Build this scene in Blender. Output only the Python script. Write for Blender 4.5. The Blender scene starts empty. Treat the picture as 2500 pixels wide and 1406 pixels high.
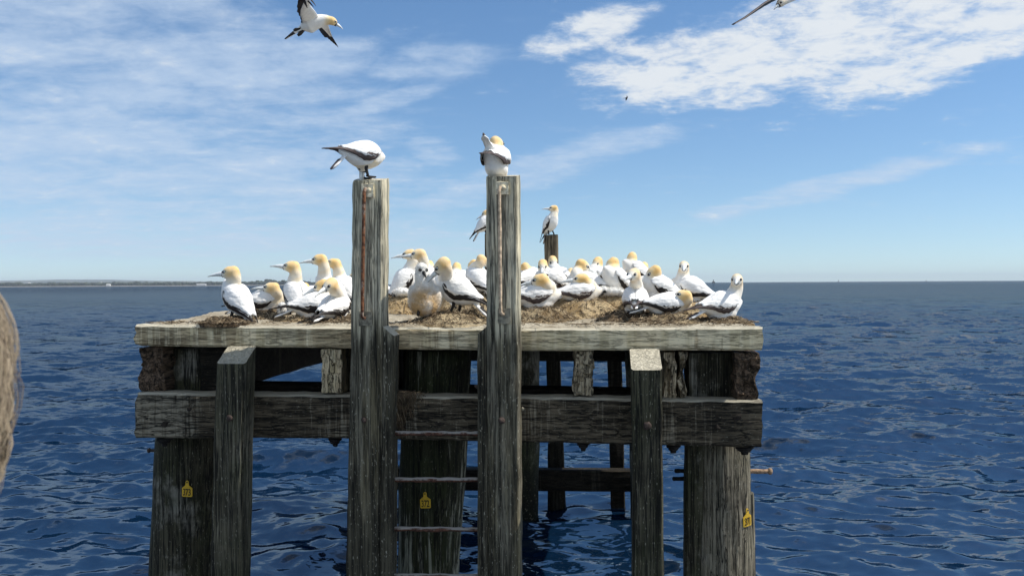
import bpy, bmesh, math, random
import numpy as np
from mathutils import Vector, Matrix, noise

random.seed(7)
rng = np.random.default_rng(7)
R = math.radians
scene = bpy.context.scene
col = scene.collection

# ------------------------------------------------------------------ camera
FPX = 2040.0                       # focal length in pixels of the 2500 px wide photograph
CAMZ = 2.53                        # camera height above the sea
PITCH = math.atan(11.0 / FPX)
ROLL = R(0.33)
cam_data = bpy.data.cameras.new('camera')
cam = bpy.data.objects.new('camera', cam_data)
col.objects.link(cam)
cam_data.sensor_width = 36.0
cam_data.lens = 36.0 * FPX / 2500.0
cam_data.clip_start = 0.05
cam_data.clip_end = 60000
CAM_R = Matrix.Rotation(math.pi / 2 - PITCH, 3, 'X') @ Matrix.Rotation(-ROLL, 3, 'Z')
cam.matrix_world = Matrix.Translation((0, 0, CAMZ)) @ CAM_R.to_4x4()
cam_data.dof.use_dof = True
cam_data.dof.focus_distance = 6.0
cam_data.dof.aperture_fstop = 14.0
scene.camera = cam

# ------------------------------------------------------------------ sun, sky, exposure
SUN_AZ, SUN_EL = R(94), R(55)      # azimuth clockwise from the viewing direction (+Y)
sun_dir = Vector((math.sin(SUN_AZ) * math.cos(SUN_EL), math.cos(SUN_AZ) * math.cos(SUN_EL), math.sin(SUN_EL)))
sl = bpy.data.lights.new('sun', 'SUN')
sl.energy = 5.0
sl.angle = R(0.53)
sl.color = (1.0, 0.955, 0.88)
sun = bpy.data.objects.new('sun', sl)
sun.rotation_euler = (-sun_dir).to_track_quat('-Z', 'Y').to_euler()
sun.location = (30, 20, 40)
col.objects.link(sun)

scene.view_settings.view_transform = 'Standard'
scene.view_settings.look = 'None'
scene.view_settings.exposure = 0.0
scene.view_settings.gamma = 1.0
scene.view_settings.use_curve_mapping = False
scene.render.engine = 'CYCLES'
scene.cycles.use_denoising = True
scene.cycles.max_bounces = 6
scene.cycles.volume_bounces = 0
scene.cycles.transparent_max_bounces = 8
scene.cycles.sample_clamp_indirect = 6.0
scene.cycles.sample_clamp_direct = 3.0


def pix_dir(px, py):
    return (CAM_R @ Vector(((px - 1250.0) / FPX, -(py - 703.0) / FPX, -1.0)))


def at(px, py, D):
    """world point seen at a pixel of the photograph, D metres ahead of the camera"""
    d = pix_dir(px, py)
    return Vector((0, 0, CAMZ)) + d * (D / d.y)


class NT:
    """small node-tree writer"""
    def __init__(self, tree):
        self.t = tree
        tree.nodes.clear()

    def n(self, kind, **kw):
        nd = self.t.nodes.new(kind)
        for k, v in kw.items():
            if k == 'inp':
                for a, b in v.items():
                    self.set(nd, a, b)
            else:
                setattr(nd, k, v)
        return nd

    def set(self, nd, a, b):
        s = nd.inputs[a]
        if isinstance(b, bpy.types.NodeSocket):
            self.t.links.new(b, s)
        else:
            s.default_value = b

    def math(self, op, a, b=None, c=None, clamp=False):
        nd = self.n('ShaderNodeMath', operation=op, use_clamp=clamp)
        for i, v in enumerate((a, b, c)):
            if v is not None:
                self.set(nd, i, v)
        return nd.outputs[0]

    def vmath(self, op, a, b=None):
        nd = self.n('ShaderNodeVectorMath', operation=op)
        self.set(nd, 0, a)
        if b is not None:
            self.set(nd, 1, b)
        return nd

    def noise(self, vec, scale, detail=4.0, rough=0.55, dist=0.0):
        nd = self.n('ShaderNodeTexNoise')
        nd.inputs['Scale'].default_value = scale
        nd.inputs['Detail'].default_value = detail
        nd.inputs['Roughness'].default_value = rough
        nd.inputs['Distortion'].default_value = dist
        self.t.links.new(vec, nd.inputs['Vector'])
        return nd.outputs[0]

    def ramp(self, fac, lo, hi, a=0.0, b=1.0, smooth=True):
        nd = self.n('ShaderNodeMapRange')
        nd.interpolation_type = 'SMOOTHSTEP' if smooth else 'LINEAR'
        self.set(nd, 'Value', fac)
        nd.inputs['From Min'].default_value = lo
        nd.inputs['From Max'].default_value = hi
        nd.inputs['To Min'].default_value = a
        nd.inputs['To Max'].default_value = b
        return nd.outputs[0]

    def mix(self, fac, a, b):
        nd = self.n('ShaderNodeMix', data_type='RGBA')
        self.set(nd, 0, fac)
        for i, v in ((6, a), (7, b)):
            if isinstance(v, tuple) and len(v) == 3:
                v = (*v, 1.0)
            self.set(nd, i, v)
        return nd.outputs[2]

    def mapping(self, vec, scale=(1, 1, 1), loc=(0, 0, 0), rot=(0, 0, 0)):
        nd = self.n('ShaderNodeMapping')
        nd.inputs['Scale'].default_value = scale
        nd.inputs['Location'].default_value = loc
        nd.inputs['Rotation'].default_value = rot
        self.t.links.new(vec, nd.inputs['Vector'])
        return nd.outputs[0]


# ---- world: Nishita sky with a broken layer of altocumulus
world = bpy.data.worlds.new('World')
scene.world = world
world.use_nodes = True
w = NT(world.node_tree)
sky = w.n('ShaderNodeTexSky', sky_type='NISHITA', sun_disc=False)
sky.sun_elevation = SUN_EL
sky.sun_rotation = SUN_AZ
sky.altitude = 0
sky.air_density = 1.0
sky.dust_density = 0.15
sky.ozone_density = 3.0
SKY_STRENGTH = 0.135
SKY_SAT = 1.14
tc = w.n('ShaderNodeTexCoord')
dvec = w.vmath('NORMALIZE', tc.outputs['Generated']).outputs[0]
sep = w.n('ShaderNodeSeparateXYZ')
w.set(sep, 0, dvec)
zc = w.math('MAXIMUM', sep.outputs[2], 0.0)
zz = w.math('ADD', zc, 0.16)
cx = w.math('DIVIDE', sep.outputs[0], zz)
cy = w.math('DIVIDE', sep.outputs[1], zz)
comb = w.n('ShaderNodeCombineXYZ')
w.set(comb, 0, cx); w.set(comb, 1, cy)
plane = comb.outputs[0]


def cloud_blob(px, py, rx, ry, rot=0.0):
    """soft ellipse of cloud cover on the sky dome round one direction; rx, ry in pixels of the photograph"""
    c = pix_dir(px, py).normalized()
    e1 = c.cross(Vector((0, 0, 1))).normalized()
    e2 = e1.cross(c).normalized()
    ca, sa = math.cos(R(rot)), math.sin(R(rot))
    f1 = (e1 * ca + e2 * sa) / (rx / FPX)
    f2 = (e2 * ca - e1 * sa) / (ry / FPX)
    df = w.vmath('SUBTRACT', dvec, tuple(c)).outputs[0]
    a = w.vmath('DOT_PRODUCT', df, tuple(f1)).outputs['Value']
    b = w.vmath('DOT_PRODUCT', df, tuple(f2)).outputs['Value']
    r2 = w.math('ADD', w.math('MULTIPLY', a, a), w.math('MULTIPLY', b, b))
    return w.math('MULTIPLY', w.ramp(r2, 0.0, 1.6, 1.0, 0.0), w.math('GREATER_THAN', sep.outputs[2], -0.02))


thick = [(2080, 60, 560, 120, 10), (1660, 178, 250, 80, -10), (2330, 120, 360, 75, 16), (1430, 80, 180, 50, 18)]
thin = [(180, 60, 760, 210, -14), (760, 150, 170, 60, 6), (200, 400, 800, 190, -4), (700, 420, 360, 80, 4), (300, 590, 900, 90, 0), (1090, 490, 130, 26, 6),
        (1340, 405, 330, 46, 15), (1060, 370, 80, 36, -10), (2020, 455, 340, 30, 12), (1070, 155, 190, 46, 6), (940, 250, 150, 26, 16)]


def total(blobs):
    s = None
    for b in blobs:
        v = cloud_blob(*b)
        s = v if s is None else w.math('MAXIMUM', s, v)
    return s


big = w.noise(w.mapping(plane, (1.0, 1.25, 1), (3.1, 1.7, 0)), 1.1, 2, 0.5)
puff = w.noise(w.mapping(plane, (1.0, 1.1, 1), (0.4, 2.2, 0.3), (0, 0, R(14))), 8.5, 7, 0.66, 0.2)
streak = w.noise(w.mapping(plane, (0.7, 1.5, 1), (2.4, 4.2, 0.9), (0, 0, R(-10))), 3.0, 6, 0.6, 0.3)
# added cloud behind and beside the view, thickened to brighten shade, kept off sea reflections
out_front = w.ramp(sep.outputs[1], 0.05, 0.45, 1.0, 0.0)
fill_cloud = w.math('MULTIPLY', w.ramp(big, 0.43, 0.57), out_front)
m_thick = w.math('MAXIMUM', total(thick), fill_cloud)
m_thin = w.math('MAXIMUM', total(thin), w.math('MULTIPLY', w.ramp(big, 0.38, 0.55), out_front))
dens = w.math('ADD', w.math('MULTIPLY', puff, 1.45), w.math('MULTIPLY', streak, 0.85))
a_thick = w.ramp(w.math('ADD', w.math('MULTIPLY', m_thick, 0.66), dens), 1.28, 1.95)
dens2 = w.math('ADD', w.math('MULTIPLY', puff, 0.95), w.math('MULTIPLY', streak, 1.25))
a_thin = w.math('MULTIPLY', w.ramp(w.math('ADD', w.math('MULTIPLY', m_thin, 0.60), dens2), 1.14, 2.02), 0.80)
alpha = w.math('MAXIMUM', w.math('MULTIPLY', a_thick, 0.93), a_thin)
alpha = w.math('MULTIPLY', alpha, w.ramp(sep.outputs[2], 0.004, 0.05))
# clouds a little bluer where they are thin
ccol = w.mix(w.ramp(w.math('ADD', w.math('MULTIPLY', a_thick, 0.6), w.math('MULTIPLY', puff, 0.8)), 0.35, 1.05), (0.55, 0.68, 0.86), (0.82, 0.86, 0.895))
# the sky a little above the horizon carries down to it (no yellow dust band)
lift = w.math('ADD', w.math('MULTIPLY', sep.outputs[2], 0.95), 0.05)
sv = w.vmath('NORMALIZE', w.n('ShaderNodeCombineXYZ', inp={0: sep.outputs[0], 1: sep.outputs[1], 2: lift}).outputs[0]).outputs[0]
w.set(sky, 'Vector', sv)
hsv = w.n('ShaderNodeHueSaturation')
hsv.inputs['Saturation'].default_value = SKY_SAT
w.set(hsv, 'Color', sky.outputs[0])
bg1 = w.n('ShaderNodeBackground', inp={'Color': hsv.outputs[0], 'Strength': SKY_STRENGTH})
bg2 = w.n('ShaderNodeBackground', inp={'Color': ccol, 'Strength': 1.0})
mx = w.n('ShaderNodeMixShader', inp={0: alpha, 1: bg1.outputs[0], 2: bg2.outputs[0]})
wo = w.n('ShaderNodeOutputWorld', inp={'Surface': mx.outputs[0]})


# ------------------------------------------------------------------ helpers
def obj(name, me, parent=None, mat=None, loc=None):
    o = bpy.data.objects.new(name, me)
    col.objects.link(o)
    if parent is not None:
        o.parent = parent
    if mat is not None and me is not None:
        me.materials.clear()
        me.materials.append(mat)
    if loc is not None:
        o.location = loc
    return o


def mesh(name, verts, faces, smooth=True, shift=None):
    me = bpy.data.meshes.new(name)
    v = np.asarray([tuple(p) for p in verts], dtype=float).reshape(-1, 3)
    if shift is not None:
        v = v - np.asarray(tuple(shift))
    me.from_pydata(v.tolist(), [], [tuple(f) for f in faces])
    if smooth:
        me.polygons.foreach_set('use_smooth', [True] * len(me.polygons))
    me.update()
    return me


def tag(o, label=None, cat=None, group=None, kind=None):
    for k, v in (('label', label), ('category', cat), ('group', group), ('kind', kind)):
        if v:
            o[k] = v
    return o


def empty(name, loc, rz=0.0):
    o = bpy.data.objects.new(name, None)
    o.empty_display_size = 0.1
    o.location = loc
    o.rotation_euler = (0, 0, rz)
    col.objects.link(o)
    return o


def loft(path, frames, radii, nseg=12, cap=True):
    """tube through path with per-point (side, up) frames and (ra, rb) radii"""
    V, F = [], []
    n = len(path)
    for p, (s, u), (ra, rb) in zip(path, frames, radii):
        for k in range(nseg):
            a = 2 * math.pi * k / nseg
            V.append(p + s * (ra * math.cos(a)) + u * (rb * math.sin(a)))
    for i in range(n - 1):
        for k in range(nseg):
            k2 = (k + 1) % nseg
            F.append((i * nseg + k, i * nseg + k2, (i + 1) * nseg + k2, (i + 1) * nseg + k))
    if cap:
        F.append(tuple(reversed(range(nseg))))
        F.append(tuple(range((n - 1) * nseg, n * nseg)))
    return V, F


def auto_frames(path, up0=Vector((0, 0, 1))):
    fr = []
    prev = None
    n = len(path)
    for i in range(n):
        t = (path[min(i + 1, n - 1)] - path[max(i - 1, 0)]).normalized()
        if prev is None:
            s = t.cross(up0)
            if s.length < 1e-3:
                s = t.cross(Vector((0, 1, 0)))
        else:
            s = prev - t * prev.dot(t)
        s.normalize()
        prev = s
        fr.append((s, s.cross(t).normalized()))
    return fr


def tube(path, radii, nseg=8, up0=Vector((0, 0, 1))):
    path = [Vector(p) for p in path]
    if not hasattr(radii, '__len__'):
        radii = [radii] * len(path)
    rr = [(r, r) if not hasattr(r, '__len__') else r for r in radii]
    return loft(path, auto_frames(path, up0), rr, nseg)


def join(parts):
    V, F = [], []
    for v, f in parts:
        o = len(V)
        V += list(v)
        F += [tuple(i + o for i in q) for q in f]
    return V, F


def ellipsoid(c, ax, ay, az, nu=14, nv=9):
    """c centre; ax, ay, az half-axis vectors"""
    V, F = [], []
    V.append(c - az)
    for j in range(1, nv):
        th = -math.pi / 2 + math.pi * j / nv
        for i in range(nu):
            ph = 2 * math.pi * i / nu
            V.append(c + ax * (math.cos(th) * math.cos(ph)) + ay * (math.cos(th) * math.sin(ph)) + az * math.sin(th))
    V.append(c + az)
    for i in range(nu):
        F.append((0, 1 + (i + 1) % nu, 1 + i))
    for j in range(nv - 2):
        for i in range(nu):
            a = 1 + j * nu
            i2 = (i + 1) % nu
            F.append((a + i, a + i2, a + nu + i2, a + nu + i))
    top = len(V) - 1
    a = 1 + (nv - 2) * nu
    for i in range(nu):
        F.append((a + i, a + (i + 1) % nu, top))
    return V, F


def remeshed(name, V, F, voxel, smooth_it=6, fac=0.5):
    me = mesh('tmp', V, F)
    o = bpy.data.objects.new('tmp', me)
    col.objects.link(o)
    m = o.modifiers.new('r', 'REMESH')
    m.mode = 'VOXEL'
    m.voxel_size = voxel
    m.use_smooth_shade = True
    s = o.modifiers.new('s', 'SMOOTH')
    s.iterations = smooth_it
    s.factor = fac
    dg = bpy.context.evaluated_depsgraph_get()
    out = bpy.data.meshes.new_from_object(o.evaluated_get(dg))
    bpy.data.objects.remove(o)
    bpy.data.meshes.remove(me)
    out.name = name
    out.polygons.foreach_set('use_smooth', [True] * len(out.polygons))
    return out


def verts_np(me):
    a = np.empty(len(me.vertices) * 3)
    me.vertices.foreach_get('co', a)
    return a.reshape(-1, 3)


def set_verts(me, a):
    me.vertices.foreach_set('co', np.ascontiguousarray(a).ravel())
    me.update()


def fattr(me, name, vals):
    at_ = me.attributes.new(name, 'FLOAT', 'POINT')
    at_.data.foreach_set('value', np.asarray(vals, dtype=np.float32))


def sstep(x, a, b):
    t = np.clip((x - a) / (b - a), 0, 1)
    return t * t * (3 - 2 * t)


# ------------------------------------------------------------------ materials
def new_mat(name):
    m = bpy.data.materials.new(name)
    m.use_nodes = True
    return m, NT(m.node_tree)


def finish(nt, base, rough=0.8, bump=None, bump_strength=0.3, bump_dist=0.01, spec=0.3, **kw):
    p = nt.n('ShaderNodeBsdfPrincipled')
    if isinstance(base, tuple) and len(base) == 3:
        base = (*base, 1.0)
    nt.set(p, 'Base Color', base)
    nt.set(p, 'Roughness', rough)
    nt.set(p, 'Specular IOR Level', spec)
    for k, v in kw.items():
        nt.set(p, k, v)
    if bump is not None:
        b = nt.n('ShaderNodeBump', inp={'Strength': bump_strength, 'Distance': bump_dist, 'Height': bump})
        nt.set(p, 'Normal', b.outputs[0])
    nt.n('ShaderNodeOutputMaterial', inp={'Surface': p.outputs[0]})
    return p


def plain(name, colr, rough=0.7, var=0.25, scale=30.0, bump=0.2, dist=0.004, spec=0.3, **kw):
    m, t = new_mat(name)
    tcn = t.n('ShaderNodeTexCoord')
    nz = t.noise(tcn.outputs['Object'], scale, 6, 0.6)
    c = t.mix(t.ramp(nz, 0.3, 0.7), tuple(x * (1 - var) for x in colr), tuple(min(1, x * (1 + var)) for x in colr))
    finish(t, c, rough, nz, bump, dist, spec, **kw)
    return m


def wood(name, axis, dark, light, guano=0.3, gcol=(0.62, 0.57, 0.46), streak=0.5, top_guano=0.0, algae=0.0, z_light=None, flecks=0.2, crack=1.0, yellow=0.0, patch=0.0, patch_scale=2.0, stain=0.0, tide=0.0):
    """weathered timber, grain along axis ('x', 'y' or 'z' of the object)"""
    m, t = new_mat(name)
    tcn = t.n('ShaderNodeTexCoord')
    oi = t.n('ShaderNodeObjectInfo')
    off = t.vmath('SCALE', oi.outputs['Location'])
    rnd = t.math('MULTIPLY', oi.outputs['Random'], 37.0)
    comb_ = t.n('ShaderNodeCombineXYZ', inp={0: rnd, 1: rnd, 2: rnd})
    P = t.vmath('ADD', tcn.outputs['Object'], comb_.outputs[0]).outputs[0]
    Pw = tcn.outputs['Object']
    lo, hi = 0.9, 42.0
    sc = {'x': (lo, hi, hi), 'y': (hi, lo, hi), 'z': (hi, hi, lo)}[axis]
    G = t.mapping(P, sc)
    grain = t.noise(G, 1.0, 7, 0.66, 0.08)
    fine = t.noise(G, 3.2, 5, 0.7, 0.05)
    lo2, hi2 = 0.55, 22.0
    sc2 = {'x': (lo2, hi2, hi2), 'y': (hi2, lo2, hi2), 'z': (hi2, hi2, lo2)}[axis]
    ck = t.noise(t.mapping(P, sc2, (3.3, 1.1, 7.7)), 1.0, 5, 0.6, 0.15)
    crk = t.math('ABSOLUTE', t.math('SUBTRACT', ck, 0.5))
    crk = t.ramp(crk, 0.004, 0.026, 1.0, 0.0)
    ck2 = t.math('ABSOLUTE', t.math('SUBTRACT', t.noise(t.mapping(P, sc2, (9.3, 4.1, 2.7)), 2.3, 4, 0.6, 0.12), 0.5))
    crk2 = t.ramp(ck2, 0.0, 0.03, 0.75, 0.0)
    cracks = t.math('MULTIPLY', t.math('MAXIMUM', crk, crk2), crack, clamp=True)
    blot = t.noise(P, 4.5, 5, 0.6)
    f = t.ramp(t.math('ADD', t.math('MULTIPLY', grain, 0.55), t.math('ADD', t.math('MULTIPLY', blot, 0.3), t.math('MULTIPLY', fine, 0.25))), 0.42, 0.65)
    c = t.mix(f, dark, light)
    if z_light is not None:                 # drier, bleached timber above, darker below (far posts: painted shade and wet), with a ragged border
        z0, z1, col_hi, col_lo = z_light
        sepz = t.n('ShaderNodeSeparateXYZ')
        t.set(sepz, 0, Pw)
        zr = t.math('ADD', sepz.outputs[2], t.math('MULTIPLY', t.math('SUBTRACT', grain, 0.5), 0.5))
        zf = t.ramp(zr, z0, z1)
        c = t.mix(t.math('MULTIPLY', zf, 0.9), c, t.mix(f, col_lo, col_hi))
    # guano runs: vertical streaks
    S = t.mapping(P, (26, 26, 1.3), (1.5, 6.2, 2.1))
    st = t.noise(S, 1.0, 5, 0.65)
    reg = t.noise(t.mapping(P, (1.6, 1.6, 0.7), (4.0, 2.0, 8.0)), 1.0, 3, 0.5)
    sm = t.ramp(t.math('ADD', st, t.math('MULTIPLY', t.math('SUBTRACT', reg, 0.5), 1.1)), 0.635 - 0.25 * guano, 0.755 - 0.25 * guano)
    S2 = t.mapping(P, (75, 75, 2.0), (2.5, 3.2, 0.1))
    st2 = t.ramp(t.math('ADD', t.noise(S2, 1.0, 3, 0.6), t.math('MULTIPLY', t.math('SUBTRACT', reg, 0.5), 0.7)), 0.60, 0.68)
    sm = t.math('MAXIMUM', t.math('MULTIPLY', sm, 0.95), t.math('MULTIPLY', st2, streak))
    gc = t.mix(t.noise(P, 9.0, 3), tuple(x * 0.75 for x in gcol), gcol)
    if yellow:
        gc = t.mix(t.math('MULTIPLY', t.ramp(t.noise(S, 0.6, 3), 0.45, 0.62), yellow), gc, (0.40, 0.32, 0.13))
    c = t.mix(t.math('MULTIPLY', sm, min(1.0, guano * 1.25)), c, gc)
    if stain:                               # darker bare lengths between the whitened ones
        sf = t.ramp(t.noise(t.mapping(P, (1.5, 1.5, 0.9)), 1.3, 4, 0.6), 0.46, 0.60)
        c = t.mix(t.math('MULTIPLY', sf, stain), c, t.mix(f, tuple(x * 0.38 for x in dark), tuple(x * 0.55 for x in light)))
    if patch:
        pf = t.ramp(t.noise(t.mapping(P, (1, 1, 0.8)), patch_scale, 6, 0.65), 0.52, 0.62)
        c = t.mix(t.math('MULTIPLY', pf, patch), c, (0.27, 0.265, 0.25))
    # flecks of lichen and salt
    FL = t.mapping(P, {'x': (60, 150, 150), 'y': (150, 60, 150), 'z': (150, 150, 45)}[axis])
    fl = t.ramp(t.noise(FL, 1.0, 2, 0.5), 0.64, 0.72)
    c = t.mix(t.math('MULTIPLY', fl, flecks), c, (0.50, 0.49, 0.44))
    if algae:
        al = t.ramp(t.noise(P, 3.0, 5, 0.6), 0.40, 0.62)
        c = t.mix(t.math('MULTIPLY', al, algae), c, (0.026, 0.036, 0.010))
    if tide:                                # wet, weedy tidal band
        sepw = t.n('ShaderNodeSeparateXYZ'); t.set(sepw, 0, Pw)
        zt_ = t.ramp(t.math('ADD', sepw.outputs[2], t.math('MULTIPLY', blot, 0.5)), 0.55, 0.85, 1.0, 0.0)
        barn = t.ramp(t.noise(P, 38.0, 3, 0.6), 0.60, 0.68)
        c = t.mix(t.math('MULTIPLY', zt_, tide), c, t.mix(t.math('MULTIPLY', barn, 0.8), (0.010, 0.011, 0.006), (0.22, 0.20, 0.16)))
    c = t.mix(t.math('MULTIPLY', cracks, 0.92), c, (0.005, 0.005, 0.004))
    if top_guano:
        ge = t.n('ShaderNodeNewGeometry')
        sn = t.n('ShaderNodeSeparateXYZ')
        t.set(sn, 0, ge.outputs['True Normal'])
        up = t.ramp(t.math('ADD', sn.outputs[2], t.math('MULTIPLY', t.math('SUBTRACT', blot, 0.5), 0.9)), 0.25, 0.6)
        c = t.mix(t.math('MULTIPLY', up, top_guano), c, t.mix(blot, (0.48, 0.45, 0.38), (0.72, 0.69, 0.61)))
    h = t.math('SUBTRACT', t.math('ADD', t.math('MULTIPLY', grain, 0.6), t.math('MULTIPLY', fine, 0.35)), t.math('MULTIPLY', cracks, 0.9))
    h = t.math('ADD', h, t.math('MULTIPLY', sm, 0.1))
    tint = t.n('ShaderNodeMix', data_type='RGBA', blend_type='MULTIPLY')
    t.set(tint, 0, 1.0); t.set(tint, 6, c); t.set(tint, 7, (1.05, 1.0, 0.87, 1.0))
    finish(t, tint.outputs[2], 0.85, h, 0.75, 0.012, 0.25)
    return m


M = {}
M['fascia'] = wood('bleached fascia timber', 'x', (0.24, 0.19, 0.12), (0.64, 0.53, 0.365), guano=0.82, gcol=(0.94, 0.84, 0.63), streak=0.95, top_guano=1.0, flecks=0.15, yellow=0.35, crack=0.6, stain=0.42)
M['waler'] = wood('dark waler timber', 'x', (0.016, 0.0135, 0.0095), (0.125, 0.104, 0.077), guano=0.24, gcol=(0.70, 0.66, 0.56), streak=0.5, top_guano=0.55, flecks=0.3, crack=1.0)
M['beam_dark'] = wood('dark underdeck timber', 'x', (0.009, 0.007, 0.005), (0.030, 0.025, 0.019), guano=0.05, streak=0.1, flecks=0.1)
M['joist'] = wood('joist timber', 'y', (0.07, 0.057, 0.041), (0.22, 0.185, 0.14), guano=0.25, gcol=(0.42, 0.40, 0.34), streak=0.4, flecks=0.2)
M['joist_pale'] = wood('guano run joist timber', 'z', (0.30, 0.235, 0.155), (0.64, 0.54, 0.39), guano=0.8, gcol=(0.80, 0.70, 0.52), streak=0.9, flecks=0.2, yellow=0.6)
M['joist_mid'] = wood('crusted joist end timber', 'z', (0.16, 0.130, 0.092), (0.46, 0.39, 0.29), guano=0.3, gcol=(0.62, 0.55, 0.42), streak=0.3, flecks=0.4)
M['rotten'] = wood('rotten timber', 'y', (0.028, 0.020, 0.014), (0.18, 0.125, 0.09), guano=0.05, streak=0.1, flecks=0.15)
M['post'] = wood('ladder post timber', 'z', (0.009, 0.0085, 0.006), (0.078, 0.073, 0.055), guano=0.20, gcol=(0.60, 0.57, 0.48), streak=0.5, top_guano=0.85, flecks=0.6, yellow=0.55, crack=0.75,
                 z_light=(2.20, 2.42, (0.84, 0.79, 0.64), (0.235, 0.235, 0.215)))
M['fender'] = wood('fender post timber', 'z', (0.018, 0.017, 0.012), (0.125, 0.117, 0.089), guano=0.18, gcol=(0.62, 0.60, 0.52), streak=0.45, top_guano=0.65, flecks=0.45, algae=0.35)
M['fender_white'] = wood('white topped fender timber', 'z', (0.014, 0.013, 0.009), (0.105, 0.098, 0.074), guano=0.16, gcol=(0.64, 0.62, 0.54), streak=0.5, top_guano=0.85, flecks=0.65, algae=0.3)
M['pile'] = wood('pile timber', 'z', (0.016, 0.0155, 0.0095), (0.075, 0.070, 0.050), guano=0.16, gcol=(0.52, 0.52, 0.45), streak=0.45, flecks=0.4, algae=0.5, patch=0.7, patch_scale=2.6, tide=1.0)
M['pile_run'] = wood('guano run pile timber', 'z', (0.012, 0.0135, 0.007), (0.055, 0.058, 0.036), guano=0.66, gcol=(0.62, 0.63, 0.56), streak=1.0, flecks=0.3, algae=0.5)
M['pile_grey'] = wood('grey pile timber', 'z', (0.055, 0.050, 0.041), (0.30, 0.275, 0.23), guano=0.16, gcol=(0.66, 0.63, 0.55), streak=0.45, flecks=0.5, algae=0.3, patch=0.4, patch_scale=3.0)
M['far_post'] = wood('far post timber', 'z', (0.010, 0.009, 0.007), (0.045, 0.040, 0.030), guano=0.12, gcol=(0.58, 0.52, 0.41), streak=0.4, top_guano=0.4, flecks=0.2, z_light=(2.1, 2.4, (0.32, 0.275, 0.21), (0.10, 0.082, 0.06)))  # lower part darkened to paint in under-deck shade as well as wet timber

# rusty iron, with pale crust on what faces up
m, t = new_mat('rusty iron'); tcn = t.n('ShaderNodeTexCoord')
n1 = t.noise(tcn.outputs['Object'], 45, 6, 0.65); n2 = t.noise(tcn.outputs['Object'], 14, 4, 0.6)
c = t.mix(t.ramp(n1, 0.35, 0.65), (0.06, 0.022, 0.012), (0.26, 0.11, 0.05))
c = t.mix(t.math('MULTIPLY', t.ramp(n2, 0.55, 0.66), 0.6), c, (0.42, 0.36, 0.29))
finish(t, c, 0.85, n1, 0.6, 0.004)
M['rust'] = m
m, t = new_mat('crusted rung iron'); tcn = t.n('ShaderNodeTexCoord')
n1 = t.noise(tcn.outputs['Object'], 60, 6, 0.65); n2 = t.noise(tcn.outputs['Object'], 9, 4, 0.6)
ge = t.n('ShaderNodeNewGeometry'); sn = t.n('ShaderNodeSeparateXYZ'); t.set(sn, 0, ge.outputs['True Normal'])
c = t.mix(t.ramp(n1, 0.35, 0.65), (0.035, 0.018, 0.012), (0.15, 0.065, 0.04))
up = t.ramp(t.math('ADD', t.math('ADD', t.math('MULTIPLY', sn.outputs[2], 0.35), n2), t.math('MULTIPLY', n1, 0.4)), 0.72, 0.9)
c = t.mix(up, c, (0.30, 0.275, 0.24))
finish(t, c, 0.9, n1, 0.8, 0.006)
M['rung'] = m
M['rust_pale'] = plain('whitened rusty rod', (0.50, 0.38, 0.26), 0.85, 0.55, 30, 0.5, 0.004)
M['plate'] = plain('crusted iron plate', (0.74, 0.64, 0.46), 0.9, 0.4, 40, 0.6, 0.006)
M['plate_dark'] = plain('dark crusted bracket', (0.21, 0.19, 0.14), 0.9, 0.5, 40, 0.6, 0.006)
M['bolt'] = plain('rusted bolt iron', (0.055, 0.038, 0.03), 0.8, 0.5, 60, 0.6, 0.004)
M['bolt_black'] = plain('black bolt iron', (0.016, 0.014, 0.013), 0.8, 0.5, 60, 0.6, 0.004)
M['bolt_pale'] = plain('salt bleached bolt iron', (0.30, 0.20, 0.125), 0.8, 0.5, 60, 0.6, 0.004)
M['knot'] = plain('dark timber knot', (0.022, 0.017, 0.012), 0.9, 0.6, 60, 0.8, 0.006)
M['tag'] = plain('yellow tag plastic', (0.60, 0.37, 0.02), 0.5, 0.12, 40, 0.05, 0.001, 0.4)
M['ink'] = plain('black tag ink', (0.012, 0.010, 0.008), 0.6, 0.1, 40, 0.0)

# deck crust and nests
def crust(name, a, b, d, spots=0.5, scale=30.0):
    m, t = new_mat(name)
    tcn = t.n('ShaderNodeTexCoord'); oi = t.n('ShaderNodeObjectInfo')
    rnd = t.math('MULTIPLY', oi.outputs['Random'], 51.0)
    P = t.vmath('ADD', tcn.outputs['Object'], t.n('ShaderNodeCombineXYZ', inp={0: rnd, 1: rnd, 2: rnd}).outputs[0]).outputs[0]
    n1 = t.noise(P, scale, 8, 0.7); n2 = t.noise(P, 5.0, 5, 0.6, 0.4); n3 = t.noise(P, scale * 3.3, 3, 0.6)
    c = t.mix(t.ramp(n2, 0.35, 0.65), a, b)
    c = t.mix(t.math('MULTIPLY', t.ramp(n1, 0.50, 0.66), spots), c, d)
    c = t.mix(t.math('MULTIPLY', t.ramp(n3, 0.60, 0.72), spots * 0.6), c, (0.55, 0.50, 0.42))
    h = t.math('ADD', n1, t.math('MULTIPLY', n3, 0.4))
    finish(t, c, 0.95, h, 1.0, 0.035, 0.15)
    return m


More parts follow.
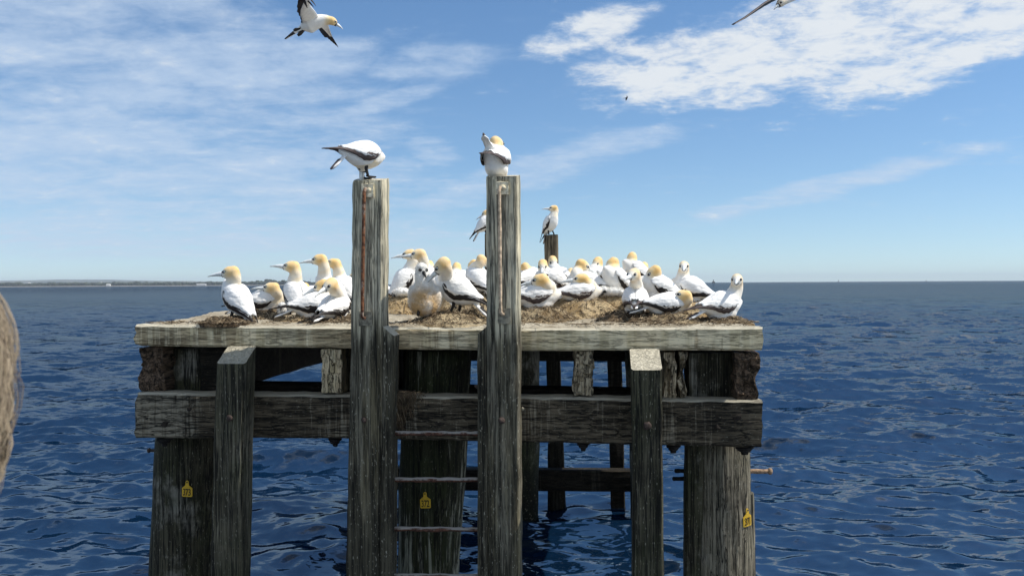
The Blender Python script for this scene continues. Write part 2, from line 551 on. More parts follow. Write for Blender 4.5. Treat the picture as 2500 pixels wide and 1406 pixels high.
M['crust'] = crust('guano crust', (0.44, 0.37, 0.26), (0.66, 0.59, 0.45), (0.16, 0.11, 0.065), 0.55)
M['nest_tan'] = crust('tan nest mound', (0.34, 0.22, 0.095), (0.70, 0.55, 0.33), (0.055, 0.033, 0.018), 0.95)
M['nest_dark'] = crust('dark seaweed nest mound', (0.07, 0.048, 0.028), (0.28, 0.20, 0.12), (0.014, 0.010, 0.007), 0.95)
M['nest_mid'] = crust('brown nest mound', (0.22, 0.15, 0.075), (0.60, 0.48, 0.30), (0.032, 0.021, 0.013), 0.95)
M['weed'] = plain('dry seaweed', (0.11, 0.078, 0.046), 0.9, 0.75, 25, 0.2)
M['weed_pale'] = plain('bleached seaweed', (0.28, 0.22, 0.14), 0.9, 0.6, 25, 0.2)

# birds
m, t = new_mat('gannet plumage')
tcn = t.n('ShaderNodeTexCoord')
buff = t.n('ShaderNodeAttribute', attribute_name='buff'); cheek = t.n('ShaderNodeAttribute', attribute_name='cheek'); soil = t.n('ShaderNodeAttribute', attribute_name='soil')
n1 = t.noise(tcn.outputs['Object'], 38, 5, 0.6); n2 = t.noise(tcn.outputs['Object'], 150, 3, 0.6); n3 = t.noise(tcn.outputs['Object'], 14, 4, 0.6)
c = t.mix(t.ramp(n1, 0.3, 0.7), (0.85, 0.83, 0.78), (0.91, 0.895, 0.85))
c = t.mix(buff.outputs['Fac'], c, (0.86, 0.66, 0.34))
c = t.mix(cheek.outputs['Fac'], c, (0.76, 0.43, 0.115))
c = t.mix(t.math('MULTIPLY', soil.outputs['Fac'], t.ramp(n3, 0.3, 0.7)), c, (0.55, 0.42, 0.24))
finish(t, c, 0.75, t.math('ADD', n1, t.math('MULTIPLY', n2, 0.3)), 0.22, 0.008, 0.2, **{'Sheen Weight': 0.15})
M['plumage'] = m
m, t = new_mat('white covert feathers'); tcn = t.n('ShaderNodeTexCoord')
vo = t.n('ShaderNodeTexVoronoi'); vo.feature = 'F1'; vo.inputs['Scale'].default_value = 1.0
t.t.links.new(t.mapping(tcn.outputs['Object'], (26, 52, 52)), vo.inputs['Vector'])
n1 = t.noise(tcn.outputs['Object'], 45, 4, 0.6); n2 = t.noise(t.mapping(tcn.outputs['Object'], (10, 70, 70)), 1.0, 4, 0.6)
c = t.mix(t.ramp(vo.outputs['Distance'], 0.35, 0.75), (0.92, 0.905, 0.865), (0.84, 0.825, 0.79))
c = t.mix(t.math('MULTIPLY', t.ramp(n2, 0.58, 0.70), 0.35), c, (0.66, 0.64, 0.60))
h = t.math('ADD', t.math('MULTIPLY', vo.outputs['Distance'], -0.6), t.math('ADD', t.math('MULTIPLY', n1, 0.4), t.math('MULTIPLY', n2, 0.5)))
finish(t, c, 0.75, h, 0.55, 0.010, 0.2)
M['feather_white'] = m
M['feather_dark'] = plain('blackish flight feathers', (0.022, 0.017, 0.015), 0.6, 0.5, 60, 0.3, 0.004, 0.3)
M['feather_brown'] = plain('dusty brown flight feathers', (0.075, 0.055, 0.05), 0.65, 0.4, 60, 0.3, 0.004, 0.3)
M['bill'] = plain('blue grey bill', (0.78, 0.80, 0.78), 0.45, 0.15, 40, 0.1, 0.002, 0.4)
M['bill_dark'] = plain('dark bill skin', (0.022, 0.024, 0.028), 0.5, 0.3, 40, 0.1, 0.002, 0.4)
M['eye'] = plain('black eye skin', (0.015, 0.016, 0.02), 0.35, 0.2, 40, 0.05, 0.001, 0.5)
M['iris'] = plain('pale iris', (0.45, 0.52, 0.55), 0.3, 0.1, 40, 0.0)
M['leg'] = plain('dark leg skin', (0.035, 0.028, 0.022), 0.6, 0.4, 60, 0.2, 0.002)
m, t = new_mat('chick down'); tcn = t.n('ShaderNodeTexCoord')
soil = t.n('ShaderNodeAttribute', attribute_name='soil')
n1 = t.noise(tcn.outputs['Object'], 30, 6, 0.65); n2 = t.noise(tcn.outputs['Object'], 9, 4, 0.6)
c = t.mix(t.ramp(n1, 0.3, 0.7), (0.74, 0.72, 0.67), (0.86, 0.85, 0.81))
c = t.mix(t.math('MULTIPLY', soil.outputs['Fac'], t.ramp(n2, 0.25, 0.55)), c, (0.52, 0.36, 0.19))
finish(t, c, 0.9, n1, 0.6, 0.012, 0.1)
M['down'] = m
M['chick_bill'] = plain('black chick bill', (0.02, 0.02, 0.02), 0.5, 0.3)

# ------------------------------------------------------------------ sea
def build_sea():
    rows, cols = 620, 1040
    th = np.concatenate([np.linspace(0.86, 0.36, 50, endpoint=False), np.linspace(0.36, 0.05, 500, endpoint=False),
                         np.linspace(0.05, 0.003, 190, endpoint=False), np.linspace(0.003, math.atan(2.53 / 30000.0), 24)])
    r = 2.53 / np.tan(th)
    az = np.concatenate([np.linspace(R(-38), R(38), cols), np.linspace(R(38), R(322), 74)[1:-1]])
    nr, nc = len(r), len(az)
    X = r[:, None] * np.sin(az)[None, :]
    Y = r[:, None] * np.cos(az)[None, :]
    sp = np.abs(np.gradient(r))[:, None] * np.ones_like(X)          # grid spacing along the radius
    g = np.random.default_rng(11)
    Z = np.zeros_like(X); DX = np.zeros_like(X); DY = np.zeros_like(X)
    N = 110
    lam = np.exp(g.uniform(math.log(0.20), math.log(4.0), N))
    lam[:6] = (6.8, 5.3, 4.2, 7.4, 3.5, 3.1)
    for L in lam:
        wdir = R(-97) + g.normal(0, 0.40 if L > 0.8 else 0.5)
        k = 2 * math.pi / L
        slope = 0.066 * (0.42 if L > 2.6 else 1.0) * g.uniform(0.5, 1.3)
        A = slope / k
        kx, ky = k * math.cos(wdir), k * math.sin(wdir)
        fade = 1 - sstep(sp, L * 0.2, L * 0.6)
        ph = kx * X + ky * Y + g.uniform(0, 6.28)
        # broken wave groups instead of endless crests
        env = 0.55 + 0.45 * np.sin(kx * 0.13 * X + ky * 0.21 * Y + g.uniform(0, 6.28)) * np.sin(ky * 0.17 * X - kx * 0.15 * Y + g.uniform(0, 6.28))
        Z += A * env * fade * np.cos(ph)
        DX -= A * 0.75 * env * fade * np.sin(ph) * math.cos(wdir)
        DY -= A * 0.75 * env * fade * np.sin(ph) * math.sin(wdir)
    near_fade = sstep(r, 2.3, 4.0)[:, None]
    V = np.stack([X + DX * near_fade, Y + DY * near_fade, Z * near_fade], -1).reshape(-1, 3)
    i = np.arange(nr - 1)[:, None]; j = np.arange(nc)[None, :]; j2 = (j + 1) % nc
    F = np.stack([i * nc + j, i * nc + j2, (i + 1) * nc + j2, (i + 1) * nc + j], -1).reshape(-1, 4)
    F = F[:, ::-1]
    # centre fan
    V = np.concatenate([V, [[0, 0, 0]]]); ci = len(V) - 1
    tri = np.stack([np.full(nc, ci), np.arange(nc), (np.arange(nc) + 1) % nc], -1)[:, ::-1]
    me = bpy.data.meshes.new('sea')
    me.vertices.add(len(V)); me.vertices.foreach_set('co', V.ravel())
    nl = len(F) * 4 + len(tri) * 3
    me.loops.add(nl)
    me.loops.foreach_set('vertex_index', np.concatenate([F.ravel(), tri.ravel()]).astype(np.int32))
    me.polygons.add(len(F) + len(tri))
    me.polygons.foreach_set('loop_start', np.concatenate([np.arange(len(F)) * 4, len(F) * 4 + np.arange(len(tri)) * 3]).astype(np.int32))
    me.update(calc_edges=True); me.validate()
    me.polygons.foreach_set('use_smooth', [True] * len(me.polygons))
    m, t = new_mat('sea water')
    tcn = t.n('ShaderNodeTexCoord')
    P = t.mapping(tcn.outputs['Object'], (1.0, 2.3, 1.0), (0, 0, 0), (0, 0, R(6)))

    def slopes(scale, detail, k, vec=P, rough=0.6):
        nd = t.n('ShaderNodeTexNoise')
        nd.inputs['Scale'].default_value = scale; nd.inputs['Detail'].default_value = detail; nd.inputs['Roughness'].default_value = rough
        t.t.links.new(vec, nd.inputs['Vector'])
        c_ = t.vmath('SUBTRACT', nd.outputs['Color'], (0.5, 0.5, 0.5)).outputs[0]
        return t.vmath('MULTIPLY', c_, (k * 0.5, k, 0.0)).outputs[0]
    sl_ = t.vmath('ADD', slopes(5.0, 4, 0.70), t.vmath('ADD', slopes(1.3, 4, 0.85), slopes(0.20, 3, 0.42)).outputs[0]).outputs[0]
    ge = t.n('ShaderNodeNewGeometry')
    nrm = t.vmath('NORMALIZE', t.vmath('ADD', ge.outputs['Normal'], sl_).outputs[0]).outputs[0]
    n3 = t.noise(t.mapping(tcn.outputs['Object'], (0.5, 1.3, 1.0)), 0.09, 3, 0.55)
    deep = t.mix(t.ramp(n3, 0.35, 0.65), (0.002, 0.011, 0.030), (0.003, 0.015, 0.039))
    # rough-sea reflectance: wave slopes keep it well under a mirror's at grazing angles
    fr = t.n('ShaderNodeFresnel', inp={'IOR': 1.333, 'Normal': nrm}).outputs[0]
    fq = t.math('DIVIDE', fr, 0.42)
    refl = t.math('DIVIDE', t.math('MULTIPLY', fr, 0.64), t.math('SQRT', t.math('ADD', t.math('MULTIPLY', fq, fq), 1.0)))
    dif = t.n('ShaderNodeBsdfDiffuse', inp={'Color': deep, 'Normal': nrm})
    gl = t.n('ShaderNodeBsdfGlossy', inp={'Color': (0.90, 0.95, 0.97, 1.0), 'Roughness': 0.03, 'Normal': nrm})
    mxs = t.n('ShaderNodeMixShader', inp={0: refl, 1: dif.outputs[0], 2: gl.outputs[0]})
    t.n('ShaderNodeOutputMaterial', inp={'Surface': mxs.outputs[0]})
    return tag(obj('sea', me, None, m), 'choppy deep blue sea reaching to the horizon', None, None, 'structure')


build_sea()
# ------------------------------------------------------------------ timber platform
FL = at(332, 792, 4.80)
FR = at(1862, 799, 4.50)
PU = Vector((FR.x - FL.x, FR.y - FL.y, 0)).normalized()      # along the front, to the right
PV = Vector((-PU.y, PU.x, 0))                                  # towards the back
PW = (Vector((FR.x - FL.x, FR.y - FL.y, 0))).length
DEPTH = 5.0


def fp(px, py, off=0.0):
    """point of the vertical plane parallel to the platform's front, off metres behind it, seen at a pixel"""
    d = pix_dir(px, py)
    o = Vector((0, 0, CAMZ))
    k = ((FL - o).dot(PV) + off) / d.dot(PV)
    return o + d * k


def deck_z(p):
    u = (Vector((p[0], p[1], 0)) - Vector((FL.x, FL.y, 0))).dot(PU) / PW
    return FL.z + (FR.z - FL.z) * u


ORG = Vector((FL.x, FL.y, 0)) + PU * (PW / 2) + PV * (DEPTH / 2)
platform = empty('timber_platform', ORG)
tag(platform, 'old weathered timber mooring platform on piles crowded with white seabirds', 'platform')


def nz(p, f, seed=0.0):
    return noise.noise(Vector((p[0] * f + seed, p[1] * f + seed * 1.7, p[2] * f - seed)))


def interp_rows(rows, step):
    out = []
    for a, b in zip(rows[:-1], rows[1:]):
        n = max(1, int(abs(b[0] - a[0]) / step))
        for i in range(n):
            k = i / n
            out.append(tuple(x + (y - x) * k for x, y in zip(a, b)))
    out.append(rows[-1])
    return out


def ring_beam(name, stations, off0, off1, mat, parent=platform, rough=0.004, chamfer=0.012, rag=(0.0, 0.0), slant=0.0, seed=0.0, label=None, knots=()):
    """timber through stations of front-edge points (A, B); the section runs A-B on the front and off1-off0 deep"""
    dv = PV * (off1 - off0)
    na, nd = 12, 5
    V, F = [], []
    S = len(stations)
    for si, (A, B) in enumerate(stations):
        ax = (stations[min(si + 1, S - 1)][0] - stations[max(si - 1, 0)][0]).normalized()
        L = (B - A).length
        eA, eD = (B - A).normalized(), PV
        ring = []
        cA, cD = chamfer / L, chamfer / (off1 - off0)
        ua = [cA + (1 - 2 * cA) * i / (na - 1) for i in range(na)]
        ud = [cD + (1 - 2 * cD) * i / (nd - 1) for i in range(nd)]
        ring += [(u, 0.0) for u in ua]
        ring += [(1.0, u) for u in ud]
        ring += [(u, 1.0) for u in reversed(ua)]
        ring += [(0.0, u) for u in reversed(ud)]
        for (u, d) in ring:
            p = A + (B - A) * u + dv * d
            s1 = nz(p, 9, seed) + 0.6 * nz(p, 23, seed + 5)
            s2 = nz(p, 9, seed + 11) + 0.6 * nz(p, 23, seed + 17)
            q = p + eA * (rough * s1) + eD * (rough * s2)
            if si in (0, S - 1):
                rg = rag[0] if si == 0 else rag[1]
                if rg:
                    e = nz((0, p.dot(eD) * 0.3, p.dot(eA)), 22, seed + 3) + 0.7 * nz((0, p.dot(eD) * 0.3, p.dot(eA)), 60, seed + 9)
                    q += ax * (rg * e)
            V.append(q)
    nr = 2 * na + 2 * nd
    for i in range(S - 1):
        for k in range(nr):
            k2 = (k + 1) % nr
            F.append((i * nr + k, i * nr + k2, (i + 1) * nr + k2, (i + 1) * nr + k))
    if slant:
        # weathered, sloping top: clip the post by a plane that falls towards the viewer
        zt = max(v.z for v in V)
        for i, v in enumerate(V):
            d = (v - stations[0][0]).dot(PV) / (off1 - off0)
            lim = zt - slant * (1 - min(max(d, 0), 1)) ** 1.2
            if v.z > lim:
                V[i] = Vector((v.x, v.y, lim))
    F.append(tuple(reversed(range(nr))))
    F.append(tuple(range((S - 1) * nr, S * nr)))
    me = mesh(name, V, F, True, ORG)
    bm = bmesh.new(); bm.from_mesh(me)
    bmesh.ops.recalc_face_normals(bm, faces=bm.faces)
    bm.to_mesh(me); bm.free()
    me.set_sharp_from_angle(angle=R(42))
    o = obj(name, me, parent, mat)
    if label:
        o['label'] = label
    return o


def hbeam(name, cols_, off0, off1, mat, step=30, **kw):
    st = [(fp(x, yt, off0), fp(x, yb, off0)) for (x, yt, yb) in interp_rows(cols_, step)]
    return ring_beam(name, st, off0, off1, mat, **kw)


def vbeam(name, rows, off0, off1, mat, step=30, **kw):
    st = [(fp(xl, y, off0), fp(xr, y, off0)) for (y, xl, xr) in interp_rows(rows, step)]
    return ring_beam(name, st, off0, off1, mat, **kw)


def pile(name, rows, offc, mat, seed=0.0, label=None, lump=0.010, nseg=36, step=24):
    V, F = [], []
    rr = interp_rows(rows, step)
    for (y, xl, xr) in rr:
        A, B = fp(xl, y, offc), fp(xr, y, offc)
        c = (A + B) / 2
        rad = (B - A).length / 2
        for k in range(nseg):
            a = 2 * math.pi * k / nseg
            p = c + PU * (rad * math.cos(a)) + PV * (rad * math.sin(a))
            # long shallow splits and bumps down the stem
            e = lump * (nz((p.x * 2.2, p.y * 2.2, p.z * 0.55), 3.0, seed) + 0.6 * nz((p.x, p.y, p.z * 0.35), 16, seed + 4) + 0.35 * nz(p, 24, seed + 8))
            V.append(p + (p - c).normalized() * e)
    n = len(rr)
    for i in range(n - 1):
        for k in range(nseg):
            k2 = (k + 1) % nseg
            F.append((i * nseg + k, i * nseg + k2, (i + 1) * nseg + k2, (i + 1) * nseg + k))
    F.append(tuple(reversed(range(nseg)))); F.append(tuple(range((n - 1) * nseg, n * nseg)))
    me = mesh(name, V, F, True, ORG)
    bm = bmesh.new(); bm.from_mesh(me); bmesh.ops.recalc_face_normals(bm, faces=bm.faces); bm.to_mesh(me); bm.free()
    o = obj(name, me, platform, mat)
    if label:
        o['label'] = label
    return o


def grid_box(name, c8, div, mat, rough=0.006, seed=0.0, bite=0.0, label=None, parent=platform, freq=14):
    """box through 8 corners (c8[i][j][k]) with every face divided; bite eats the end at k=0"""
    nx, ny, nzv = div
    idx, V, F = {}, [], []

    def P(i, j, k):
        key = (i, j, k)
        if key not in idx:
            a, b, c = i / nx, j / ny, k / nzv
            p = Vector()
            for ii in (0, 1):
                for jj in (0, 1):
                    for kk in (0, 1):
                        p += c8[ii][jj][kk] * ((a if ii else 1 - a) * (b if jj else 1 - b) * (c if kk else 1 - c))
            q = p + noise.noise_vector(p * freq + Vector((seed, seed, seed))) * rough + noise.noise_vector(p * freq * 3.1 + Vector((seed, 0, seed))) * rough * 0.5
            if bite:
                w_ = max(0.0, 1 - c * 9)
                cell = noise.cell_vector(p * 36 + Vector((seed, 3, seed)))
                e = max(0.0, 0.45 + nz(p, 11, seed) + 0.5 * (cell[0] - 0.5)) * bite * w_
                q += PV * e
                side = (a - 0.5) * 2
                q -= PU * side * bite * 0.5 * w_ * max(0, nz(p, 13, seed + 20) + 0.25)
            idx[key] = len(V)
            V.append(q)
        return idx[key]
    for i in range(nx):
        for j in range(ny):
            for k in (0, nzv):
                q = (P(i, j, k), P(i + 1, j, k), P(i + 1, j + 1, k), P(i, j + 1, k))
                F.append(q)
    for i in range(nx):
        for k in range(nzv):
            for j in (0, ny):
                F.append((P(i, j, k), P(i + 1, j, k), P(i + 1, j, k + 1), P(i, j, k + 1)))
    for j in range(ny):
        for k in range(nzv):
            for i in (0, nx):
                F.append((P(i, j, k), P(i, j + 1, k), P(i, j + 1, k + 1), P(i, j, k + 1)))
    me = mesh(name, V, F, True, ORG)
    bm = bmesh.new(); bm.from_mesh(me); bmesh.ops.recalc_face_normals(bm, faces=bm.faces); bm.to_mesh(me); bm.free()
    me.set_sharp_from_angle(angle=R(35))
    o = obj(name, me, parent, mat)
    if label:
        o['label'] = label
    return o


# front edge beam of the deck, in three lengths
hbeam('fascia_beam', [(329, 792, 840), (345, 793, 845), (858, 797.5, 850), (906, 798, 851)], 0.0, 0.14, M['fascia'], rag=(0.02, 0), seed=1, rough=0.003, label='grey and cream streaked edge beam with split outer end')
hbeam('fascia_beam', [(907, 798.5, 852), (1229, 801.5, 855)], 0.001, 0.14, M['fascia'], seed=2, rough=0.003, label='cream streaked edge beam between the two tall posts')
hbeam('fascia_beam', [(1230, 801.5, 855), (1300, 802, 856), (1862, 799, 855)], 0.0, 0.14, M['fascia'], rag=(0, 0.006), seed=3, rough=0.003, label='grey edge beam under the nests with brown runs')
# double walers round the pile heads
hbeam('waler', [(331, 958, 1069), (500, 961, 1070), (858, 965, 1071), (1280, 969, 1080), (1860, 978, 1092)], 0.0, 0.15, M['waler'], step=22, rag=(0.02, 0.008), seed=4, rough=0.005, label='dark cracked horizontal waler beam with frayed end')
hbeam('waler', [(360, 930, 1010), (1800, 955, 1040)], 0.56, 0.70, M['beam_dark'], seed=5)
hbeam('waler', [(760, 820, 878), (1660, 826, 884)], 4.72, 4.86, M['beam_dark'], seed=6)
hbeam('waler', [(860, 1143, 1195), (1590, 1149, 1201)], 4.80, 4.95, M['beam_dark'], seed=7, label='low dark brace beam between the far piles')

# deck: boards under the crust
deck_nu, deck_nv = 24, 36
zl, zr = FL.z, FR.z


def deck_pt(u, v, dz=0.0):
    p = Vector((FL.x, FL.y, 0)) + PU * (u * PW) + PV * v
    return Vector((p.x, p.y, deck_z(p) + dz))


nb = 26
for i in range(nb):
    v0 = 0.15 + (DEPTH - 0.32) * i / nb
    v1 = 0.15 + (DEPTH - 0.32) * (i + 1) / nb - 0.008
    e0, e1 = random.uniform(0.0, 0.012), random.uniform(0.988, 1.0)
    c8 = [[[deck_pt(u, v, z) for v in (v0, v1)] for z in (-0.085, -0.022)] for u in (e0, e1)]
    grid_box('deck_plank', c8, (16, 2, 2), M['beam_dark'], 0.003, seed=30 + i)
c8 = [[[deck_pt(u, v, z) for v in (DEPTH - 0.16, DEPTH)] for z in (-0.13, -0.004)] for u in (0, 1)]
grid_box('fascia_beam', c8, (30, 4, 4), M['fascia'], 0.004, seed=61, label='edge beam along the far side of the deck')

# crust of guano over the boards
V, F = [], []
cu, cv = 200, 150
for j in range(cv + 1):
    v = 0.012 + (DEPTH - 0.03) * (j / cv) ** 1.5
    for i in range(cu + 1):
        u = 0.003 + 0.994 * i / cu
        p = deck_pt(u, v)
        e = 0.006 + 0.006 * nz(p, 7, 1) + 0.006 * nz(p, 19, 2) + 0.004 * nz(p, 47, 3)
        edge = min(1.0, v / 0.10) * min(1.0, min(u, 1 - u) * PW / 0.06)
        hump = 0.035 * max(0.0, min(1.0, (v - 0.25) / 0.6)) * max(0.0, 0.55 + nz(p, 2.2, 9))
        p.z += -0.016 + (0.016 + max(0.0015, e)) * max(0.22, edge) + hump * edge
        V.append(p)
for j in range(cv):
    for i in range(cu):
        a = j * (cu + 1) + i
        F.append((a, a + 1, a + cu + 2, a + cu + 1))
me = mesh('guano_crust', V, F, True, ORG)
mc = obj('guano_crust', me, platform, M['crust'])
mc['label'] = 'cream guano crust caked over the deck'


# litter trodden into the crust along the front of the deck
r9 = random.Random(99)
for nm, mt, cnt in (('deck_litter', 'weed', 1500), ('pale_litter', 'weed_pale', 900)):
    parts = []
    for _ in range(cnt):
        u, v = r9.uniform(0.01, 0.985), 0.03 + 1.6 * r9.random() ** 1.8
        if r9.random() > 0.25 + 1.2 * max(0, 0.3 + nz(deck_pt(u, v), 3, 4)):
            continue
        q = deck_pt(u, v, 0.004)
        th, ln = r9.uniform(0, 6.28), r9.uniform(0.012, 0.05)
        pts = []
        for k in range(4):
            pts.append(q + Vector((0, 0, 0.003 + 0.006 * r9.random())))
            q = q + Vector((math.cos(th), math.sin(th), 0)) * (ln / 3)
            th += r9.uniform(-0.6, 0.6)
        parts.append(tube(pts, r9.uniform(0.001, 0.0024), 3))
    v_, f_ = join(parts)
    tag(obj(nm, mesh(nm, v_, f_, True, ORG), platform, M[mt]), kind='stuff')


def crust_z(p):
    return deck_z(p) + 0.004


# joists that carry the deck, ends showing under the edge beam
def joist(x0, x1, yt, yb, off0, mat, bite=0.0, seed=0, label=None, length=4.7, rough=0.006, div=(14, 24, 30)):
    A = [[fp(x0, yt, off0), fp(x0, yb, off0)], [fp(x1, yt, off0), fp(x1, yb, off0)]]
    c8 = [[[A[i][j], A[i][j] + PV * length] for j in (0, 1)] for i in (0, 1)]
    return grid_box('joist', c8, div, mat, rough, seed, bite, label)


joist(337, 401, 849, 956, 0.035, M['rotten'], 0.055, 1, 'dark rotten joist end crumbling away', rough=0.014)
joist(490, 545, 851, 958, 0.16, M['beam_dark'], 0.0, 2)
joist(781, 834, 853, 959, 0.02, M['joist_pale'], 0.03, 3, 'joist end streaked cream and rust by guano', rough=0.007)
joist(895, 948, 854, 960, 0.04, M['beam_dark'], 0.0, 4)
joist(1398, 1449, 859, 966, 0.02, M['joist_mid'], 0.05, 5, 'crusted grey joist end', rough=0.012)
joist(1622, 1652, 860, 973, 0.02, M['joist_mid'], 0.05, 6, 'tan half of a joist end split by rot', rough=0.012)
joist(1657, 1678, 860, 974, 0.02, M['joist_mid'], 0.05, 16, 'grey half of a joist end split by rot', rough=0.012)
joist(1796, 1858, 862, 979, 0.02, M['rotten'], 0.05, 7, 'blackened joist end cracked into blocks', rough=0.014)

# piles
pile('pile', [(846, 407, 560), (955, 401, 555), (1075, 387, 545), (1406, 371, 528), (2150, 345, 505)], 0.36, M['pile'], 3, 'mossy pile with a pale bare patch')
pile('pile', [(852, 985, 1150), (1075, 980, 1141), (1406, 972, 1120), (2150, 958, 1085)], 0.36, M['pile_run'], 8, 'green black pile behind the ladder with white runs')
pile('pile', [(858, 1672, 1800), (1092, 1677, 1829), (1406, 1680, 1838), (2150, 1683, 1860)], 0.36, M['pile_grey'], 14, 'grey weathered pile with long splits', lump=0.016)
vbeam('pile_sheathing', [(1206, 1826, 1842), (1500, 1832, 1848), (2150, 1850, 1866)], 0.40, 0.47, M['pile_grey'], seed=44)
vbeam('pile_sheathing', [(862, 1682, 1792), (972, 1684, 1790)], 0.155, 0.19, M['pile'], seed=45)
vbeam('pile_sheathing', [(1085, 1675, 1722), (1406, 1672, 1712), (2150, 1668, 1700)], 0.20, 0.30, M['pile'], seed=46)
pile('pile', [(855, 1216, 1318), (1090, 1226, 1317), (1300, 1226, 1312), (1450, 1226, 1310)], 4.55, M['pile'], 21)
pile('pile', [(855, 1525, 1602), (1090, 1536, 1612), (1450, 1545, 1620)], 4.55, M['pile'], 24)
pile('pile', [(855, 872, 960), (1450, 862, 950)], 4.55, M['pile'], 27)

# fender posts bolted to the waler
vbeam('fender_post', [(850, 529, 599), (1070, 520, 592), (1406, 513, 585), (2150, 495, 570)], -0.165, -0.004, M['fender'], slant=0.085, seed=50, chamfer=0.010, rough=0.0035, label='grey fender post with sloping worn top')
vbeam('fender_post', [(857, 1541, 1616), (1080, 1546, 1618), (1406, 1546, 1622), (2150, 1546, 1626)], -0.165, -0.004, M['fender_white'], slant=0.10, seed=53, chamfer=0.010, rough=0.0035, label='dark fender post with white crusted sloping top')
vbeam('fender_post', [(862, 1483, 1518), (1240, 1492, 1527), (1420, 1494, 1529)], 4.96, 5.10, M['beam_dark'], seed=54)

# tall ladder posts, each with a side timber that starts below the deck
postL = vbeam('ladder_post', [(428, 861, 936), (446, 859, 937), (790, 856, 934), (1080, 850, 931), (1406, 843, 926), (2150, 825, 912)], -0.15, -0.004, M['post'], slant=0.03, seed=56, chamfer=0.014, rough=0.0045, label='tall grey post streaked yellow with a rusty rod')
postR = vbeam('ladder_post', [(420, 1187, 1265), (440, 1186, 1266), (790, 1187, 1268), (1406, 1192, 1271), (2150, 1198, 1275)], -0.15, -0.004, M['post'], slant=0.025, seed=59, chamfer=0.014, rough=0.0045, label='tall pale streaked post with a whitened rod')


def side_timber(rows, inner_x, seed, flip):
    o = vbeam('post_side_timber', rows, -0.146, -0.002, M['post'], seed=seed, chamfer=0.006, rough=0.004)
    me = o.data
    a = verts_np(me) + np.array(tuple(ORG))
    top = a[:, 2].max()
    pin = fp(inner_x, rows[0][0], -0.14)
    du = np.abs((a - np.array(tuple(pin))) @ np.array(tuple(PU)))
    lim = top - du * 0.85
    a[:, 2] = np.minimum(a[:, 2], lim)
    set_verts(me, a - np.array(tuple(ORG)))


side_timber([(796, 934.5, 961), (1080, 931.5, 958), (1406, 926.5, 955), (2150, 912.5, 945)], 934, 63, False)
side_timber([(798, 1166, 1186.3), (1080, 1165, 1189), (1406, 1166, 1191.4), (2150, 1168, 1197)], 1187, 66, True)
# back ladder posts
backR = vbeam('ladder_post', [(574, 1329, 1362), (790, 1330, 1364), (1240, 1345, 1381), (1420, 1347, 1383)], 4.98, 5.12, M['far_post'], seed=70, label='short brown far post with a bird on top')
backL = vbeam('ladder_post', [(571, 1183, 1216), (790, 1183, 1217), (1420, 1180, 1216)], 4.98, 5.12, M['far_post'], seed=73)
vbeam('post_side_timber', [(1085, 1337, 1344.6), (1420, 1337, 1346.6)], 4.98, 5.10, M['beam_dark'], seed=74)

# ladder rungs
for y, yy in ((1057, 1058), (1170, 1171), (1290, 1292), (1404, 1406), (1520, 1522), (1640, 1642)):
    pts = [fp(950 + (1180 - 950) * k / 24, y + (yy - y) * k / 24, -0.07) for k in range(25)]
    pts = [p + Vector((0, 0, 0.003 * nz(p, 14, y))) for p in pts]
    v, f = tube(pts, [0.0125 + 0.004 * nz(p, 30, y + 2) for p in pts], 10)
    obj('ladder_rung', mesh('ladder_rung', v, f, True, ORG), platform, M['rung'])


def rod(post, x0, y0, x1, y1, plate_box, low_box, matp, matl, seed, matr='rust'):
    off = -0.178
    pts = [fp(x0 + 6, y0 - 2, -0.15), fp(x0 + 3, y0 - 3, -0.172), fp(x0, y0 + 4, off)]
    for k in range(1, 12):
        pts.append(fp(x0 + (x1 - x0) * k / 12, y0 + (y1 - y0) * k / 12, off))
    pts += [fp(x1, y1 - 2, off), fp(x1 + 4, y1 + 3, -0.172), fp(x1 + 8, y1 + 3, -0.15)]
    v, f = tube(pts, [0.0095 + 0.002 * nz(p, 30, seed) for p in pts], 9, Vector((0, 1, 0)))
    rodo = obj('grab_rod', mesh('grab_rod', v, f, True, ORG), post, M[matr])
    for b, mt, nm in ((plate_box, matp, 'rod_plate'), (low_box, matl, 'rod_bracket')):
        xa, ya, xb, yb = b
        c8 = [[[fp(x, y, o_) for o_ in (-0.163, -0.149)] for y in (ya, yb)] for x in (xa, xb)]
        grid_box(nm, c8, (8, 8, 2), mt, 0.0035, seed + 3, parent=post, freq=40)
    c = fp((plate_box[0] + plate_box[2]) / 2 + 2, (plate_box[1] + plate_box[3]) / 2 - 1, -0.166)
    v, f = ellipsoid(c, PU * 0.014, PV * 0.012, Vector((0, 0, 0.013)), 10, 7)
    obj('rod_nut', mesh('rod_nut', [p + noise.noise_vector(p * 60) * 0.003 for p in v], f, True, ORG), post, matp)


rod(postL, 889, 464, 884, 774, (882, 449, 912, 482), (876, 760, 908, 795), M['plate'], M['plate_dark'], 1)
rod(postR, 1219, 460, 1222, 764, (1211, 444, 1241, 475), (1216, 753, 1246, 790), M['plate'], M['plate_dark'], 4, 'rust_pale')

# bolts
def lump(name, c, r, mat, seed, parent=platform, sq=1.0):
    v, f = ellipsoid(c, PU * r, PV * (r * 0.7 * sq), Vector((0, 0, r)), 10, 7)
    obj(name, mesh(name, [p + noise.noise_vector(p * 45 + Vector((seed, 0, 0))) * r * 0.35 for p in v], f, True, ORG), parent, mat)


